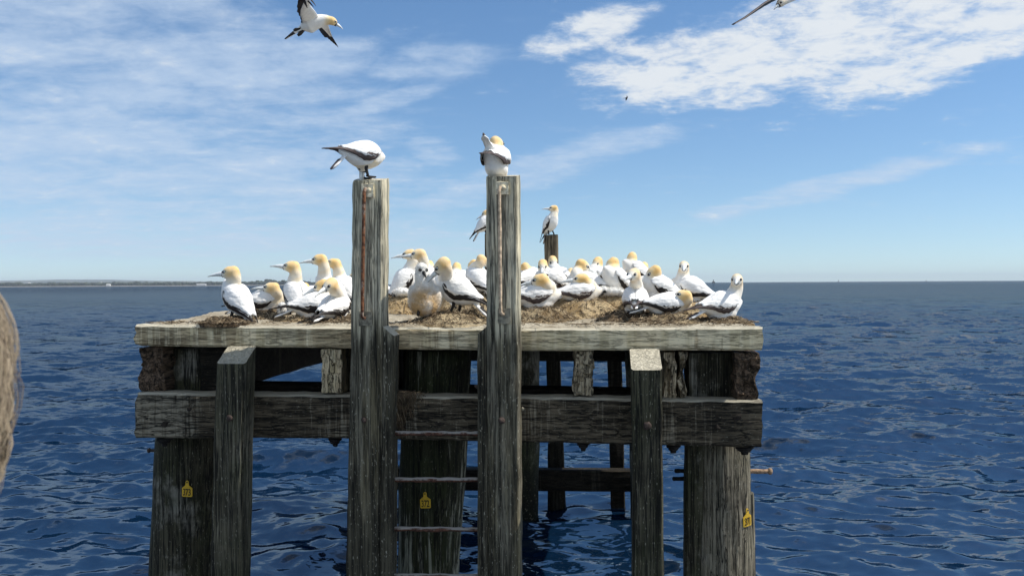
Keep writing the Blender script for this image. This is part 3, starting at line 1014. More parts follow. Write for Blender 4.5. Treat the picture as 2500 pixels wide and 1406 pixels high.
for i, (x, y, r, off, mt) in enumerate([(888, 1024, 0.017, -0.155, 'bolt'), (1225, 1026, 0.018, -0.153, 'bolt'), (560, 1021, 0.018, -0.17, 'bolt'), (1580, 1038, 0.022, -0.172, 'bolt'),
                                        (964, 944, 0.016, -0.04, 'plate_dark'), (963, 1000, 0.015, -0.05, 'plate_dark'), (1276, 998, 0.010, -0.06, 'plate_dark'), (608, 1078, 0.007, -0.06, 'bolt_black'), (1164, 943, 0.012, -0.05, 'bolt')]):
    lump('bolt_head', fp(x, y, off), r, M[mt], i * 3.1)
for i, (x, y, wd) in enumerate([(402, 1068, 20), (818, 1069, 17), (1424, 1080, 16), (1644, 1086, 18), (1818, 1089, 24)]):
    parts = []
    for (hw, y0, y1) in ((wd, y, y + 7), (wd * 0.72, y + 7, y + 13), (wd * 0.4, y + 13, y + 20)):
        A, B = fp(x, y0, 0.08), fp(x, y1, 0.08)
        rr = hw / FPX * A.y * 0.95
        parts.append(tube([A, A + (B - A) * 0.5, B], [rr, rr * 1.05, rr * 0.85], 8, Vector((0, 1, 0))))
    v, f = join(parts)
    obj('hanging_bolt', mesh('hanging_bolt', [p + noise.noise_vector(p * 50) * 0.004 for p in v], f, True, ORG), platform, M['bolt_black'])


# knots and torn grain in the waler
for i, (x, y, ra, rb) in enumerate([(462, 1000, 0.030, 0.014), (404, 1034, 0.034, 0.020), (1072, 1033, 0.030, 0.014), (1800, 1022, 0.042, 0.022), (1752, 1042, 0.026, 0.014), (700, 1012, 0.020, 0.010), (1400, 1018, 0.018, 0.009)]):
    c = fp(x, y, 0.003)
    v, f = ellipsoid(c, PU * ra, PV * 0.006, Vector((0, 0, rb)), 14, 8)
    obj('knot', mesh('knot', [q + noise.noise_vector(q * 45 + Vector((i * 2.0, 0, 0))) * 0.009 for q in v], f, True, ORG), platform, M['knot'])


def stud(x0, x1, y, off, r, mat, headx, headr, label=None):
    pts = [fp(x0 + (x1 - x0) * k / 6, y, off) for k in range(7)]
    a = tube([p + Vector((0, 0, 0.002 * nz(p, 40, 1))) for p in pts], [r * (1 + 0.15 * nz(p, 50, 3)) for p in pts], 9)
    v, f = join([a, ellipsoid(fp(headx, y, off), PU * headr * 0.8, PV * headr, Vector((0, 0, headr)), 9, 6)])
    o = obj('stud_bolt', mesh('stud_bolt', v, f, True, ORG), platform, mat)
    if label:
        o['label'] = label


stud(362, 400, 1099, 0.36, 0.009, M['bolt'], 364, 0.016, 'rusty stud bolt with round head on the mossy pile')
stud(1815, 1880, 1150, 0.36, 0.0135, M['bolt_pale'], 1880, 0.020, 'long salt bleached stud bolt sticking out of the grey pile')
stud(1648, 1690, 1149, 0.38, 0.0125, M['bolt_black'], 1650, 0.0125)
stud(1643, 1690, 1168, 0.38, 0.0125, M['bolt_black'], 1645, 0.0125)


# yellow number tags
def number_tag(px, py, off, text, yaw, label, s=1.0, roll=0.0):
    c = fp(px, py, off)
    k = c.y / FPX * s
    root = empty('number_tag', c)
    root.rotation_euler = (0, roll, math.atan2(PU.y, PU.x) + yaw)
    outline = [(-13, -18), (-10.5, -19.5), (10.5, -19.5), (13, -18), (13, 2), (9, 5), (4.2, 9), (3.8, 17), (2.6, 19.6), (0, 20.5), (-2.6, 19.6), (-3.8, 17), (-4.2, 9), (-9, 5), (-13, 2)]
    hole = [(1.7 * math.cos(a * math.pi / 4), 16.2 + 1.7 * math.sin(a * math.pi / 4)) for a in range(8)]
    bm = bmesh.new()
    ov = [bm.verts.new((x * k, 0, y * k)) for x, y in outline]
    hv = [bm.verts.new((x * k, 0, y * k)) for x, y in hole]
    ed = [bm.edges.new((ov[i], ov[(i + 1) % len(ov)])) for i in range(len(ov))] + [bm.edges.new((hv[i], hv[(i + 1) % 8])) for i in range(8)]
    bmesh.ops.triangle_fill(bm, edges=ed, use_beauty=True)
    ext = bmesh.ops.extrude_face_region(bm, geom=list(bm.faces))
    for v in ext['geom']:
        if isinstance(v, bmesh.types.BMVert):
            v.co.y += 0.003
    bmesh.ops.recalc_face_normals(bm, faces=bm.faces)
    for v in bm.verts:                                    # slight curl
        v.co.y += 0.12 * (v.co.x ** 2) / (13 * k) + 0.04 * abs(v.co.z)
    me = bpy.data.meshes.new('plate'); bm.to_mesh(me); bm.free()
    obj('plate', me, root, M['tag'])
    cu = bpy.data.curves.new('t', 'FONT')
    cu.body = text
    cu.size = 21.0 * k
    cu.align_x = 'CENTER'
    cu.extrude = 0.0006
    cu.space_character = 0.92
    cu.offset = 0.00035
    tmp = bpy.data.objects.new('t', cu); col.objects.link(tmp)
    bpy.context.view_layer.update()
    dg = bpy.context.evaluated_depsgraph_get()
    me = bpy.data.meshes.new_from_object(tmp.evaluated_get(dg))
    bpy.data.objects.remove(tmp); bpy.data.curves.remove(cu)
    a = verts_np(me)
    b = np.stack([a[:, 0] * 0.70, -0.0012 - a[:, 2] + 0.12 * (a[:, 0] * 0.7) ** 2 / (13 * k), a[:, 1] * 1.12 - 15.8 * k], -1)
    b[:, 1] += 0.04 * np.abs(b[:, 2]) - 0.0004
    set_verts(me, b)
    obj('digits', me, root, M['ink'])
    nv, nf = ellipsoid(Vector((0, -0.002, 16.2 * k)), Vector((1.6 * k, 0, 0)), Vector((0, 0.003, 0)), Vector((0, 0, 1.6 * k)), 8, 5)
    obj('nail', mesh('nail', nv, nf), root, M['bolt_black'])
    tag(root, label, 'tag', 'numbered pile tags')


number_tag(456, 1193, 0.145, '373', 0.0, 'yellow tag numbered 373 nailed to the mossy pile', roll=0.03)
number_tag(1038, 1221, 0.145, '372', 0.02, 'yellow tag numbered 372 on the pile behind the ladder', roll=-0.03)
number_tag(1826, 1263, 0.215, '371', R(40), 'bright yellow tag numbered 371 on the grey pile', 1.12, roll=-0.06)
# ------------------------------------------------------------------ gannets
BT = np.array([-0.66, -0.5, -0.35, -0.15, 0.03, 0.20, 0.34, 0.46, 0.54])
BW = np.array([0.016, 0.034, 0.056, 0.073, 0.076, 0.066, 0.052, 0.034, 0.012])
BH = np.array([0.012, 0.030, 0.053, 0.076, 0.082, 0.073, 0.056, 0.034, 0.012])
BL = 0.265
WT = np.array([-1.12, -0.90, -0.66, -0.5, -0.35, -0.15, 0.03, 0.20, 0.34, 0.46])
WW = np.array([0.006, 0.018, 0.036, 0.049, 0.062, 0.0765, 0.0795, 0.070, 0.054, 0.036])
WH = np.array([0.010, 0.022, 0.036, 0.046, 0.060, 0.0795, 0.0850, 0.076, 0.057, 0.036])
X3, Y3, Z3 = Vector((1, 0, 0)), Vector((0, 1, 0)), Vector((0, 0, 1))


def bez(p0, p1, p2, p3, n):
    out = []
    for i in range(n + 1):
        t = i / n
        out.append(p0 * (1 - t) ** 3 + p1 * (3 * t * (1 - t) ** 2) + p2 * (3 * t * t * (1 - t)) + p3 * t ** 3)
    return out


def sheet(grid, thick, normal_fn):
    """closed thin shell from a grid[i][j] of points"""
    n, m_ = len(grid), len(grid[0])
    V = [p for row in grid for p in row]
    V += [p - normal_fn(i, j) * thick for i, row in enumerate(grid) for j, p in enumerate(row)]
    o = n * m_
    F = []
    for i in range(n - 1):
        for j in range(m_ - 1):
            a, b, c, d = i * m_ + j, i * m_ + j + 1, (i + 1) * m_ + j + 1, (i + 1) * m_ + j
            F.append((a, b, c, d)); F.append((o + d, o + c, o + b, o + a))
    for i in range(n - 1):
        for j in (0, m_ - 1):
            a, d = i * m_ + j, (i + 1) * m_ + j
            F.append((a, d, o + d, o + a))
    for j in range(m_ - 1):
        for i in (0, n - 1):
            a, b = i * m_ + j, i * m_ + j + 1
            F.append((a, b, o + b, o + a))
    return V, F


def fixed(name, V, F, smooth=True):
    me = mesh(name, V, F, smooth)
    bm = bmesh.new(); bm.from_mesh(me); bmesh.ops.recalc_face_normals(bm, faces=bm.faces); bm.to_mesh(me); bm.free()
    return me


def head_set(root, H, d, T, s, buff_dark, pale_bill=1.0):
    """bill, eyes and dark face lines; H head centre, d bill direction, T bill tip (local)"""
    side = d.cross(Z3)
    if side.length < 1e-3:
        side = Y3.copy()
    side.normalize()
    up = side.cross(d).normalized()
    base = H + d * (0.040 * s) - up * (0.004 * s)
    L = (T - base).length
    path, rad = [], []
    for k in range(7):
        t = k / 6
        path.append(base + (T - base) * t + up * (0.004 * s * math.sin(t * math.pi) - 0.003 * s * t ** 3))
        q = (1 - t) ** 0.85
        rad.append((max(0.0016, 0.0135 * s * q), max(0.0018, 0.0185 * s * q)))
    v, f = loft(path, [(side, up)] * 7, rad, 10)
    bill = obj('bill', fixed('bill', v, f), root, M['bill'])
    # dark gape line along both sides of the bill
    g = []
    for k in range(6):
        t = -0.12 + 1.08 * k / 5
        tt = max(0.0, min(1.0, t))
        g.append(((base + (T - base) * t - up * (0.0045 * s * (1 - tt))), (max(0.0019, 0.0142 * s * (1 - tt) ** 0.85), 0.0016 * s)))
    v, f = loft([p for p, _ in g], [(side, up)] * 6, [r for _, r in g], 8)
    obj('gape_line', fixed('gape_line', v, f), bill, M['bill_dark'])
    # dark skin round the bill's base
    v, f = loft([base - d * (0.012 * s), base + d * (0.001 * s), base + d * (0.012 * s)], [(side, up)] * 3, [(0.014 * s, 0.019 * s), (0.0155 * s, 0.0205 * s), (0.0128 * s, 0.0175 * s)], 12)
    obj('bill_base', fixed('bill_base', v, f), bill, M['bill_dark'])
    for sg in (-1, 1):
        c = H + d * (0.027 * s) + side * (sg * 0.0235 * s) + up * (0.008 * s)
        v, f = ellipsoid(c, d * (0.017 * s), side * (0.007 * s), up * (0.0085 * s), 10, 6)
        e = obj('eye', fixed('eye', v, f), root, M['eye'])
        v, f = ellipsoid(c + side * (sg * 0.0045 * s), d * (0.0048 * s), side * (0.004 * s), up * (0.0048 * s), 8, 5)
        obj('iris', fixed('iris', v, f), e, M['iris'])


def gannet(label, D, body, base_y, yaw, pitch, head, tip, stand=False, dh=0.0, dt=0.0, s=1.0, buff=1.0, brown=False, neck_fat=1.0, tail_up=0.0, legs_spread=0.035, group='gannets on the platform deck', neck_k=0.42, base_z=None, feet_x=None, wing_drop=0.0, sb=0.94):
    """gannet from pixels of the photograph: body centre, feet height, head centre, bill tip; dh and dt push head and tip away from the viewer"""
    C_w = at(body[0], body[1], D)
    B_w = at(body[0], base_y, D)
    if base_z is not None:
        B_w.z = base_z
    root = empty('gannet', B_w, R(yaw))
    tag(root, label, 'bird', group)
    rot = Matrix.Rotation(-R(yaw), 3, 'Z')
    loc = lambda p: rot @ (p - B_w)
    C, H, T = loc(C_w), loc(at(head[0], head[1], D + dh)), loc(at(tip[0], tip[1], D + dh + dt))
    d = (T - H).normalized()
    want = 0.148 * s                              # head centre to bill tip
    T = H + d * min(max((T - H).length, want * 0.93), want * 1.12)
    p = R(pitch)
    a, n = Vector((math.cos(p), 0, math.sin(p))), Vector((-math.sin(p), 0, math.cos(p)))
    seed = abs(hash(label)) % 97 * 0.37 if False else (sum(map(ord, label)) % 97) * 0.37
    L = BL * s * sb
    buff = buff * (0.78 + 0.22 * ((sum(map(ord, label)) * 7) % 13) / 12.0)
    hs, s = s, s * sb                              # head keeps its size, body slimmer
    # --- body, neck and head: one continuous surface
    path, rad = [], []
    for t in np.linspace(-0.66, 0.56, 17):
        sag = -0.006 * math.cos(t * 2.2) + (0.012 if t < -0.4 else 0) * (-t - 0.4) * 4
        path.append(C + a * (t * L) + n * (sag * s))
        rad.append((float(np.interp(t, BT, BW)) * s, float(np.interp(t, BT, BH)) * s))
    parts = [loft(path, [(Y3, n)] * 17, rad, 20)]
    P0 = C + a * (0.055 * s) + n * (0.012 * s)
    fwd = (a * 0.55 + Z3 * 0.55)
    End = H - d * (0.022 * hs) - Z3 * (0.010 * hs)
    dist = (End - P0).length
    k = dist * neck_k
    P1 = P0 + fwd.normalized() * k
    P2 = End - (Z3 * 0.92 + d * 0.28).normalized() * (k * 0.9)
    npth = bez(P0, P1, P2, End, 16)
    nrad = [((0.060 + (0.0330 - 0.060) * min(1, (i / 16) ** 0.70 * 1.0)) * hs * (neck_fat if i < 14 else 1.0)) for i in range(17)]
    parts.append(tube(npth, nrad, 14, Y3))
    side = d.cross(Z3)
    side = side.normalized() if side.length > 1e-3 else Y3.copy()
    up = side.cross(d).normalized()
    parts.append(ellipsoid(H, d * (0.050 * hs), side * (0.0345 * hs), up * (0.0375 * hs), 16, 11))
    parts.append(ellipsoid(H + d * (0.028 * hs) - up * (0.003 * hs), d * (0.030 * hs), side * (0.0245 * hs), up * (0.027 * hs), 12, 8))
    parts.append(ellipsoid(H - d * (0.018 * hs), d * (0.036 * hs), side * (0.0345 * hs), up * (0.0365 * hs), 12, 8))
    if not stand:                                  # belly spread on the nest
        parts.append(ellipsoid(Vector((C.x, 0, max(0.030 * s, C.z * 0.42))), a * (0.100 * s), Y3 * (0.071 * s), n * (max(0.03 * s, C.z * 0.55)), 14, 9))
    V, F = join(parts)
    me = remeshed('body', V, F, 0.0072 * s, 5, 0.5)
    vv = verts_np(me)
    Hn = np.array(tuple(H)); dn = np.array(tuple(d)); un = np.array(tuple(up))
    # buff hood: strong on head, fading down the neck
    nn = np.array([tuple(q) for q in npth])
    dd = np.linalg.norm(vv[:, None, :] - nn[None, :, :], axis=2)
    ks = dd.argmin(1) / 16.0
    near = dd.min(1) < 0.085 * s
    dH = np.linalg.norm(vv - Hn, axis=1)
    # distance back along the neck from the head
    arc = np.concatenate([[0], np.cumsum(np.linalg.norm(np.diff(nn, axis=0), axis=1))])
    back = (arc[-1] - arc[(ks * 16).astype(int)])
    hood = np.where(near | (dH < 0.07 * s), 1 - sstep(back, 0.005 * s, 0.125 * s), 0.0)
    fwdp = (vv - Hn) @ dn
    upp = (vv - Hn) @ un
    hood = np.where(dH < 0.062 * s, np.maximum(hood, 0.92), hood)
    hood *= 1 - 0.75 * sstep(fwdp, 0.018 * s, 0.046 * s)          # pale forehead by the bill
    hood *= 1 - 0.45 * sstep(-upp, 0.012 * s, 0.04 * s) * (dH < 0.09 * s)
    wob = np.array([noise.noise(Vector(q) * 30 + Vector((seed, 0, 0))) for q in vv])
    fattr(me, 'buff', np.clip(hood * buff * (1 + 0.15 * wob), 0, 1))
    fattr(me, 'cheek', np.clip(buff * 0.9 * (1 - sstep(np.linalg.norm(vv - (Hn - dn * 0.012 * s - un * 0.002 * s), axis=1), 0.024 * s, 0.070 * s)) * (1 - sstep(fwdp, -0.004, 0.030 * s)) * (0.75 + 0.5 * wob), 0, 1))
    low = 1 - sstep(vv[:, 2], 0.02 * s, 0.10 * s)
    fattr(me, 'soil', np.clip(low * (0.35 if stand else 0.5) * (0.6 + wob), 0, 1))
    nrm = np.empty(len(me.vertices) * 3); me.vertices.foreach_get('normal', nrm); nrm = nrm.reshape(-1, 3)
    vv = vv + nrm * (wob * 0.0018 * s)[:, None]
    set_verts(me, vv)
    obj('body', me, root, M['plumage'])
    head_set(root, H, d, T, hs, buff)

    # --- folded wings
    def S(t, phi, off, sg):
        ww, wh = float(np.interp(t, WT, WW)) * s + off, float(np.interp(t, WT, WH)) * s + off
        lift = 0.010 * s * max(0.0, -t - 0.45) - wing_drop * s * max(0, -t)
        return C + a * (t * L) + n * (math.sin(phi) * wh + lift) + Y3 * (sg * math.cos(phi) * ww)
    for sg in (-1, 1):
        rj = random.Random(int(seed * 100) + sg)
        nu, nv = 20, 9
        grid = []
        botl = []
        for i in range(nu + 1):
            u = i / nu
            t = 0.31 - 0.96 * u
            open_ = min(1.0, (u / 0.20)) ** 0.5
            top = R(16) + (R(89) - R(16)) * open_
            bot = R(8) + (R(-9) - R(8)) * open_
            if u > 0.55:
                bot += (u - 0.55) / 0.45 * R(46)
            bot += R(rj.uniform(-2, 2)) + (R(3.5) if i % 3 == 0 else 0)
            botl.append((t, bot))
            row = []
            for j in range(nv + 1):
                q = j / nv
                ph = top + (bot - top) * q
                ripple = 0.0016 * s * math.sin(q * 16 + u * 9 + seed) + 0.0028 * s * noise.noise(Vector((u * 5 + seed, q * 4, sg * 3)))
                fray = 0.03 * L * rj.uniform(-1, 1) * (1 if i == nu else 0)
                row.append(S(t + fray / L, ph, (0.0075 * s + ripple) * min(1.0, 0.25 + q * 4) + 0.003 * s * (1 - abs(2 * q - 1)), sg))
            grid.append(row)
        axis_pt = lambda pnt: (pnt - C - a * ((pnt - C).dot(a))).normalized()
        v, f = sheet(grid, 0.006 * s, lambda i, j: axis_pt(grid[i][j]))
        wing = obj('wing', fixed('wing', v, f), root, M['feather_white'])
        grid2 = []
        for i in range(nu + 1):
            u = i / nu
            t = 0.20 - 1.30 * u
            cb = float(np.interp(-t, [-q[0] for q in botl], [q[1] for q in botl]))
            top = cb + R(14)
            open_ = min(1.0, (u / 0.22)) ** 0.7
            width = R(14) + R(22) * open_
            if u > 0.62:
                top = top + (u - 0.62) / 0.38 * R(14)
                width *= 1 - 0.75 * (u - 0.62) / 0.38
            if u > 0.6:
                width += R(rj.uniform(-3, 3))
            row = []
            for j in range(5):
                ph = top - width * j / 4
                row.append(S(t, ph, 0.0062 * s + (0.0012 * s if j % 2 else 0), sg))
            grid2.append(row)
        v, f = sheet(grid2, 0.004 * s, lambda i, j: axis_pt(grid2[i][j]))
        obj('flight_feathers', fixed('flight_feathers', v, f), wing, M['feather_brown'] if brown else M['feather_dark'])
    # --- tail: white wedge with dark middle feathers
    tl = 0.135 * s
    q0 = C - a * (0.52 * L) + n * (0.004 * s)
    tdir = (-a * math.cos(R(14 - tail_up)) - n * math.sin(R(14 - tail_up))).normalized()
    tn = (n * math.cos(R(14 - tail_up)) - a * math.sin(R(14 - tail_up))).normalized()
    g1, g2 = [], []
    for i in range(9):
        u = i / 8
        hw = 0.026 * s * (1 - u) + 0.015 * s * u if u < 0.75 else 0.0185 * s * (1 - (u - 0.75) / 0.25) ** 0.6 + 0.004 * s
        g1.append([q0 + tdir * (u * tl) + Y3 * (hw * (j - 2) / 2) - tn * (0.006 * s * ((j - 2) / 2) ** 2) for j in range(5)])
        u2 = 0.42 + 0.66 * u
        hw2 = 0.011 * s * (1 - u) ** 0.5 + 0.002 * s
        g2.append([q0 + tdir * (u2 * tl) + Y3 * (hw2 * (j - 1)) + tn * (0.003 * s) for j in range(3)])
    v, f = sheet(g1, 0.007 * s, lambda i, j: tn)
    tail = obj('tail', fixed('tail', v, f), root, M['feather_white'])
    v, f = sheet(g2, 0.010 * s, lambda i, j: tn)
    obj('dark_tail_feathers', fixed('dark_tail_feathers', v, f), tail, M['feather_brown'] if brown else M['feather_dark'])
    # --- legs with webbed feet
    if stand:
        for sg in (-1, 1):
            hip = Vector((C.x - 0.01 * s, sg * legs_spread * s, max(0.03, C.z - 0.055 * s)))
            foot = Vector((C.x + 0.004 * s + (0.012 * s if sg > 0 else -0.008 * s), sg * legs_spread * 1.1 * s, 0.010))
            knee = (hip + foot) / 2 + Vector((-0.006 * s, 0, 0))
            v, f = tube([hip, knee, foot + Vector((0, 0, 0.004)), foot + Vector((0, 0, -0.006))], [0.014 * s, 0.0095 * s, 0.0085 * s, 0.009 * s], 8, Y3)
            leg = obj('leg', fixed('leg', v, f), root, M['leg'])
            w0 = foot + Vector((-0.014 * s, 0, -0.005))
            toes = [w0 + Vector((0.058 * s, -0.026 * s, -0.004)), w0 + Vector((0.070 * s, 0.0, -0.004)), w0 + Vector((0.058 * s, 0.026 * s, -0.004))]
            web = [w0, toes[0], (toes[0] + toes[1]) / 2 - X3 * 0.006 * s, toes[1], (toes[1] + toes[2]) / 2 - X3 * 0.006 * s, toes[2]]
            V = [q + Z3 * 0.004 for q in web] + [q - Z3 * 0.003 for q in web]
            Fc = [(0, 1, 2, 3, 4, 5), (11, 10, 9, 8, 7, 6)] + [(i, (i + 1) % 6, 6 + (i + 1) % 6, 6 + i) for i in range(6)]
            obj('foot', fixed('foot', V, Fc, False), leg, M['leg'])
    return root


def chick(label, D, body, base_y, size, yaw, head, tip=None, dh=0.0, soil=0.15, neck=True, group='downy gannet chicks'):
    """downy chick: size = (half length, half width, half height) in metres"""
    C_w, B_w = at(body[0], body[1], D), at(body[0], base_y, D)
    root = empty('gannet_chick', B_w, R(yaw))
    tag(root, label, 'bird', group)
    rot = Matrix.Rotation(-R(yaw), 3, 'Z')
    loc = lambda p: rot @ (p - B_w)
    C, H = loc(C_w), loc(at(head[0], head[1], D + dh))
    lx, ly, lz = size
    hr = 0.036 if lx > 0.07 else 0.026
    if tip is not None:
        d = (loc(at(tip[0], tip[1], D + dh - 0.05)) - H).normalized()
    else:
        d = (X3 - Z3 * 0.2).normalized()
    parts = [ellipsoid(C, X3 * lx, Y3 * ly, Z3 * lz, 20, 14), ellipsoid(Vector((C.x, 0, C.z - lz * 0.35)), X3 * lx * 1.06, Y3 * ly * 1.08, Z3 * lz * 0.66, 18, 12)]
    if neck:
        parts.append(tube(bez(C + Z3 * lz * 0.25, C + Z3 * lz * 0.7 + X3 * lx * 0.2, H - Z3 * 0.05, H, 10), [ly * 0.78 + (hr * 1.02 - ly * 0.78) * (i / 10) ** 0.75 for i in range(11)], 14, Y3))
    parts.append(ellipsoid(H, X3 * hr * 1.08, Y3 * hr * 1.02, Z3 * hr * 1.02, 14, 10))
    for sg in (-1, 1):
        parts.append(ellipsoid(C + Vector((-0.01, sg * ly * 0.85, 0.0)), X3 * lx * 0.7, Y3 * ly * 0.36, Z3 * lz * 0.66, 12, 9))
    V, F = join(parts)
    me = remeshed('body', V, F, 0.006, 4, 0.5)
    vv = verts_np(me)
    seed = (sum(map(ord, label)) % 89) * 0.7
    wob = np.array([noise.noise(Vector(q) * 26 + Vector((seed, 0, 0))) + 0.7 * noise.noise(Vector(q) * 75 + Vector((seed, 1, 0))) for q in vv])
    nrm = np.empty(len(me.vertices) * 3); me.vertices.foreach_get('normal', nrm); nrm = nrm.reshape(-1, 3)
    set_verts(me, vv + nrm * (wob * 0.0032)[:, None])
    fr = vv[:, 0]
    bsoil = np.clip(soil * sstep(fr, C.x - lx * 0.2, C.x + lx * 0.9) * (1 - sstep(vv[:, 2], C.z + lz * 0.1, C.z + lz * 0.9)) + 0.4 * soil * (1 - sstep(vv[:, 2], 0.0, C.z)), 0, 1)
    fattr(me, 'soil', bsoil)
    obj('body', me, root, M['down'])
    # tufts of down standing off the surface
    r2 = np.random.default_rng(int(seed * 10) + 5)
    tsoil = []
    nt_ = 2600 if lx > 0.07 else 700
    ids = r2.integers(0, len(vv), nt_)
    V, F = [], []
    for k, i_ in enumerate(ids):
        p0 = Vector(vv[i_]); nv_ = Vector(nrm[i_])
        q = (nv_ + Vector(r2.normal(0, 0.45, 3)) - Z3 * 0.35).normalized()
        sdir = q.cross(nv_)
        if sdir.length < 1e-3:
            continue
        sdir = sdir.normalized() * 0.0013
        ln = r2.uniform(0.006, 0.014)
        b = len(V)
        V += [p0 - sdir, p0 + sdir, p0 + nv_ * ln * 0.55 + q * ln * 0.5]
        F.append((b, b + 1, b + 2)); tsoil += [bsoil[i_]] * 3
    dn_ = mesh('down_tufts', V, F, False)
    fattr(dn_, 'soil', np.asarray(tsoil))
    tag(obj('down_tufts', dn_, root, M['down']), kind='stuff')
    # dark face and short bill
    side = d.cross(Z3).normalized(); up = side.cross(d).normalized()
    k = hr / 0.036
    b0 = H + d * hr * 0.75 - up * 0.006 * k
    v, f = loft([b0, b0 + d * 0.018 * k, b0 + d * 0.042 * k - up * 0.003, b0 + d * 0.060 * k - up * 0.010 * k], [(side, up)] * 4, [(0.013 * k, 0.015 * k), (0.011 * k, 0.012 * k), (0.006 * k, 0.007 * k), (0.0015, 0.002)], 10)
    obj('bill', fixed('bill', v, f), root, M['chick_bill'])
    for sg in (-1, 1):
        c = H + d * (hr * 0.80) + side * (sg * hr * 0.52) + up * (0.006 * k)
        v, f = ellipsoid(c, d * 0.010 * k, side * 0.013 * k, up * 0.0095 * k, 8, 6)
        obj('eye', fixed('eye', v, f), root, M['chick_bill'])
    if lx > 0.07:
        v, f = tube([Vector((C.x + 0.05, -0.03, 0.045)), Vector((C.x + 0.062, -0.032, 0.02)), Vector((C.x + 0.075, -0.033, 0.004))], [0.012, 0.009, 0.009], 8, Y3)
        obj('leg', fixed('leg', v, f), root, M['leg'])
    return root


G = 'gannets on the platform deck'
nest_jobs = []


def bird(label, D, body, base_y, yaw, pitch, head, tip, nest=None, **kw):
    r = gannet(label, D, body, base_y, yaw, pitch, head, tip, **kw)
    if nest:
        nest_jobs.append((r.location.copy(), nest, label))
    return r


# ---- deck, outer end by the far shore
bird('gannet standing alone at the bare end of the deck, bill towards the shore', 4.92, (577, 727), 784, 152, 50, (563, 665), (510, 674), stand=True, dh=-0.02, s=1.0)
bird('resting gannet looking back over its wing beside the standing lone bird', 5.40, (648, 736), 764, 8, 10, (663, 703), (615, 705), dh=-0.05, nest=('mid', 0.20, 'straggly brown weed nest beside the lone standing gannet'))
bird('upright gannet with chick at its feet, bill level', 5.25, (724, 720), 768, 128, 50, (712, 651), (673, 650), stand=True)
bird('tall gannet stretching its neck highest of the shoreward cluster', 5.62, (806, 708), 762, 160, 42, (780, 634), (737, 641), stand=True, dh=-0.03)
bird('gannet showing only a golden nape between its upright neighbours', 5.80, (764, 727), 755, 150, 12, (742, 703), (722, 712), dt=0.14, nest=('mid', 0.2, 'low weed nest behind the upright gannet with chick'))
bird('sitting gannet with fanned dark tail and bill laid across its back', 5.12, (770, 746), 779, 14, 8, (785, 698), (750, 716), dh=0.04, nest=('tan', 0.2, 'pale trampled nest under the gannet with fanned tail'))
bird('sitting gannet with its back turned, face swung round, next to the tall post', 5.02, (817, 752), 789, 72, 16, (806, 695), (779, 716), dh=-0.10, dt=-0.07, tail_up=16, nest=('dark', 0.17, 'thin dark litter nest close to the tall yellow streaked post'))
bird('gannet standing behind, half covered by the tall yellow streaked post', 5.90, (840, 702), 758, 142, 42, (815, 643), (790, 641), stand=True)
bird('gannet almost wholly hidden behind the tall yellow streaked post', 6.30, (908, 706), 738, 165, 14, (867, 676), (842, 682), nest=('mid', 0.22, 'nest mound behind the tall yellow streaked post'))
# ---- between the two tall posts
bird('gannet with raised dark wingtip above a lying chick, head turned back', 6.15, (990, 683), 725, 25, 52, (999, 621), (965, 628), stand=True, nest=('tan', 0.27, 'broad tan nest mound with a lying chick'))
bird('gannet rising behind the large downy chick, bill level to the shore', 5.70, (1052, 684), 738, 165, 40, (1022, 621), (976, 628), stand=True, dh=-0.04)
bird('gannet bending over the large downy chick', 4.98, (1112, 706), 768, 158, 30, (1079, 648), (1043, 690), stand=True, dh=-0.13, s=1.08, nest=('mid', 0.27, 'flat nest strewn with dark weed under chick and parent'))
bird('far gannet peeping out between the rising bird and the bending parent', 6.60, (1062, 692), 722, 200, 14, (1049, 649), (1056, 664), dt=-0.07, nest=('tan', 0.22, 'far tan nest between the tall posts'))
bird('gannet with head bowed straight down behind the bending parent', 6.35, (1127, 686), 716, 215, 20, (1114, 655), (1107, 674), dt=-0.06, nest=('tan', 0.24, 'tan nest mound of the gannet with bowed head'))
bird('far gannet pointing its bill down to the shore behind its taller neighbour', 6.70, (1172, 690), 718, 200, 14, (1154, 648), (1133, 675), nest=('tan', 0.22, 'far tan nest behind the pale streaked post'))
bird('gannet turning its face away, cut by the pale streaked post', 5.95, (1166, 681), 722, 130, 34, (1177, 636), (1192, 653), stand=True, dt=0.08, nest=('mid', 0.24, 'brown nest mound cut by the pale streaked post'))
# ---- seaward group
bird('hunched gannet close behind the pale streaked post, nape sunk low', 6.05, (1291, 682), 716, 40, 16, (1279, 656), (1266, 672), dt=0.05, nest=('mid', 0.24, 'nest of the hunched gannet by the pale streaked post'))
bird('brooding gannet with dusky wing and bill laid back along the pale streaked post', 5.12, (1314, 722), 757, 12, 6, (1318, 684), (1272, 697), dh=-0.05, brown=True, s=1.06, nest=('mid', 0.25, 'clumpy grey weed nest against the pale streaked post'))
bird('gannet leaning over its chick with a drooped wing', 5.80, (1352, 684), 714, 192, 22, (1325, 648), (1322, 672), dt=-0.10, wing_drop=0.05, brown=True, nest=('tan', 0.26, 'tan nest mound of the drooping gannet and its chick'))
bird('gannet in front of the short far post with bill tucked down', 6.35, (1366, 678), 714, 240, 22, (1350, 638), (1356, 659), dt=-0.09, nest=('tan', 0.24, 'far tan nest before the short brown post'))
bird('far gannet showing as a small golden crown behind the others', 7.30, (1398, 690), 712, 210, 14, (1393, 667), (1388, 680), dt=-0.04, nest=('tan', 0.22, 'small far nest in the seaward group'))
bird('gannet with long bill swung down towards the sea', 5.62, (1432, 692), 716, 168, 16, (1423, 648), (1459, 671), dh=0.05, neck_k=0.55, nest=('tan', 0.25, 'tan nest behind the preening gannet'))
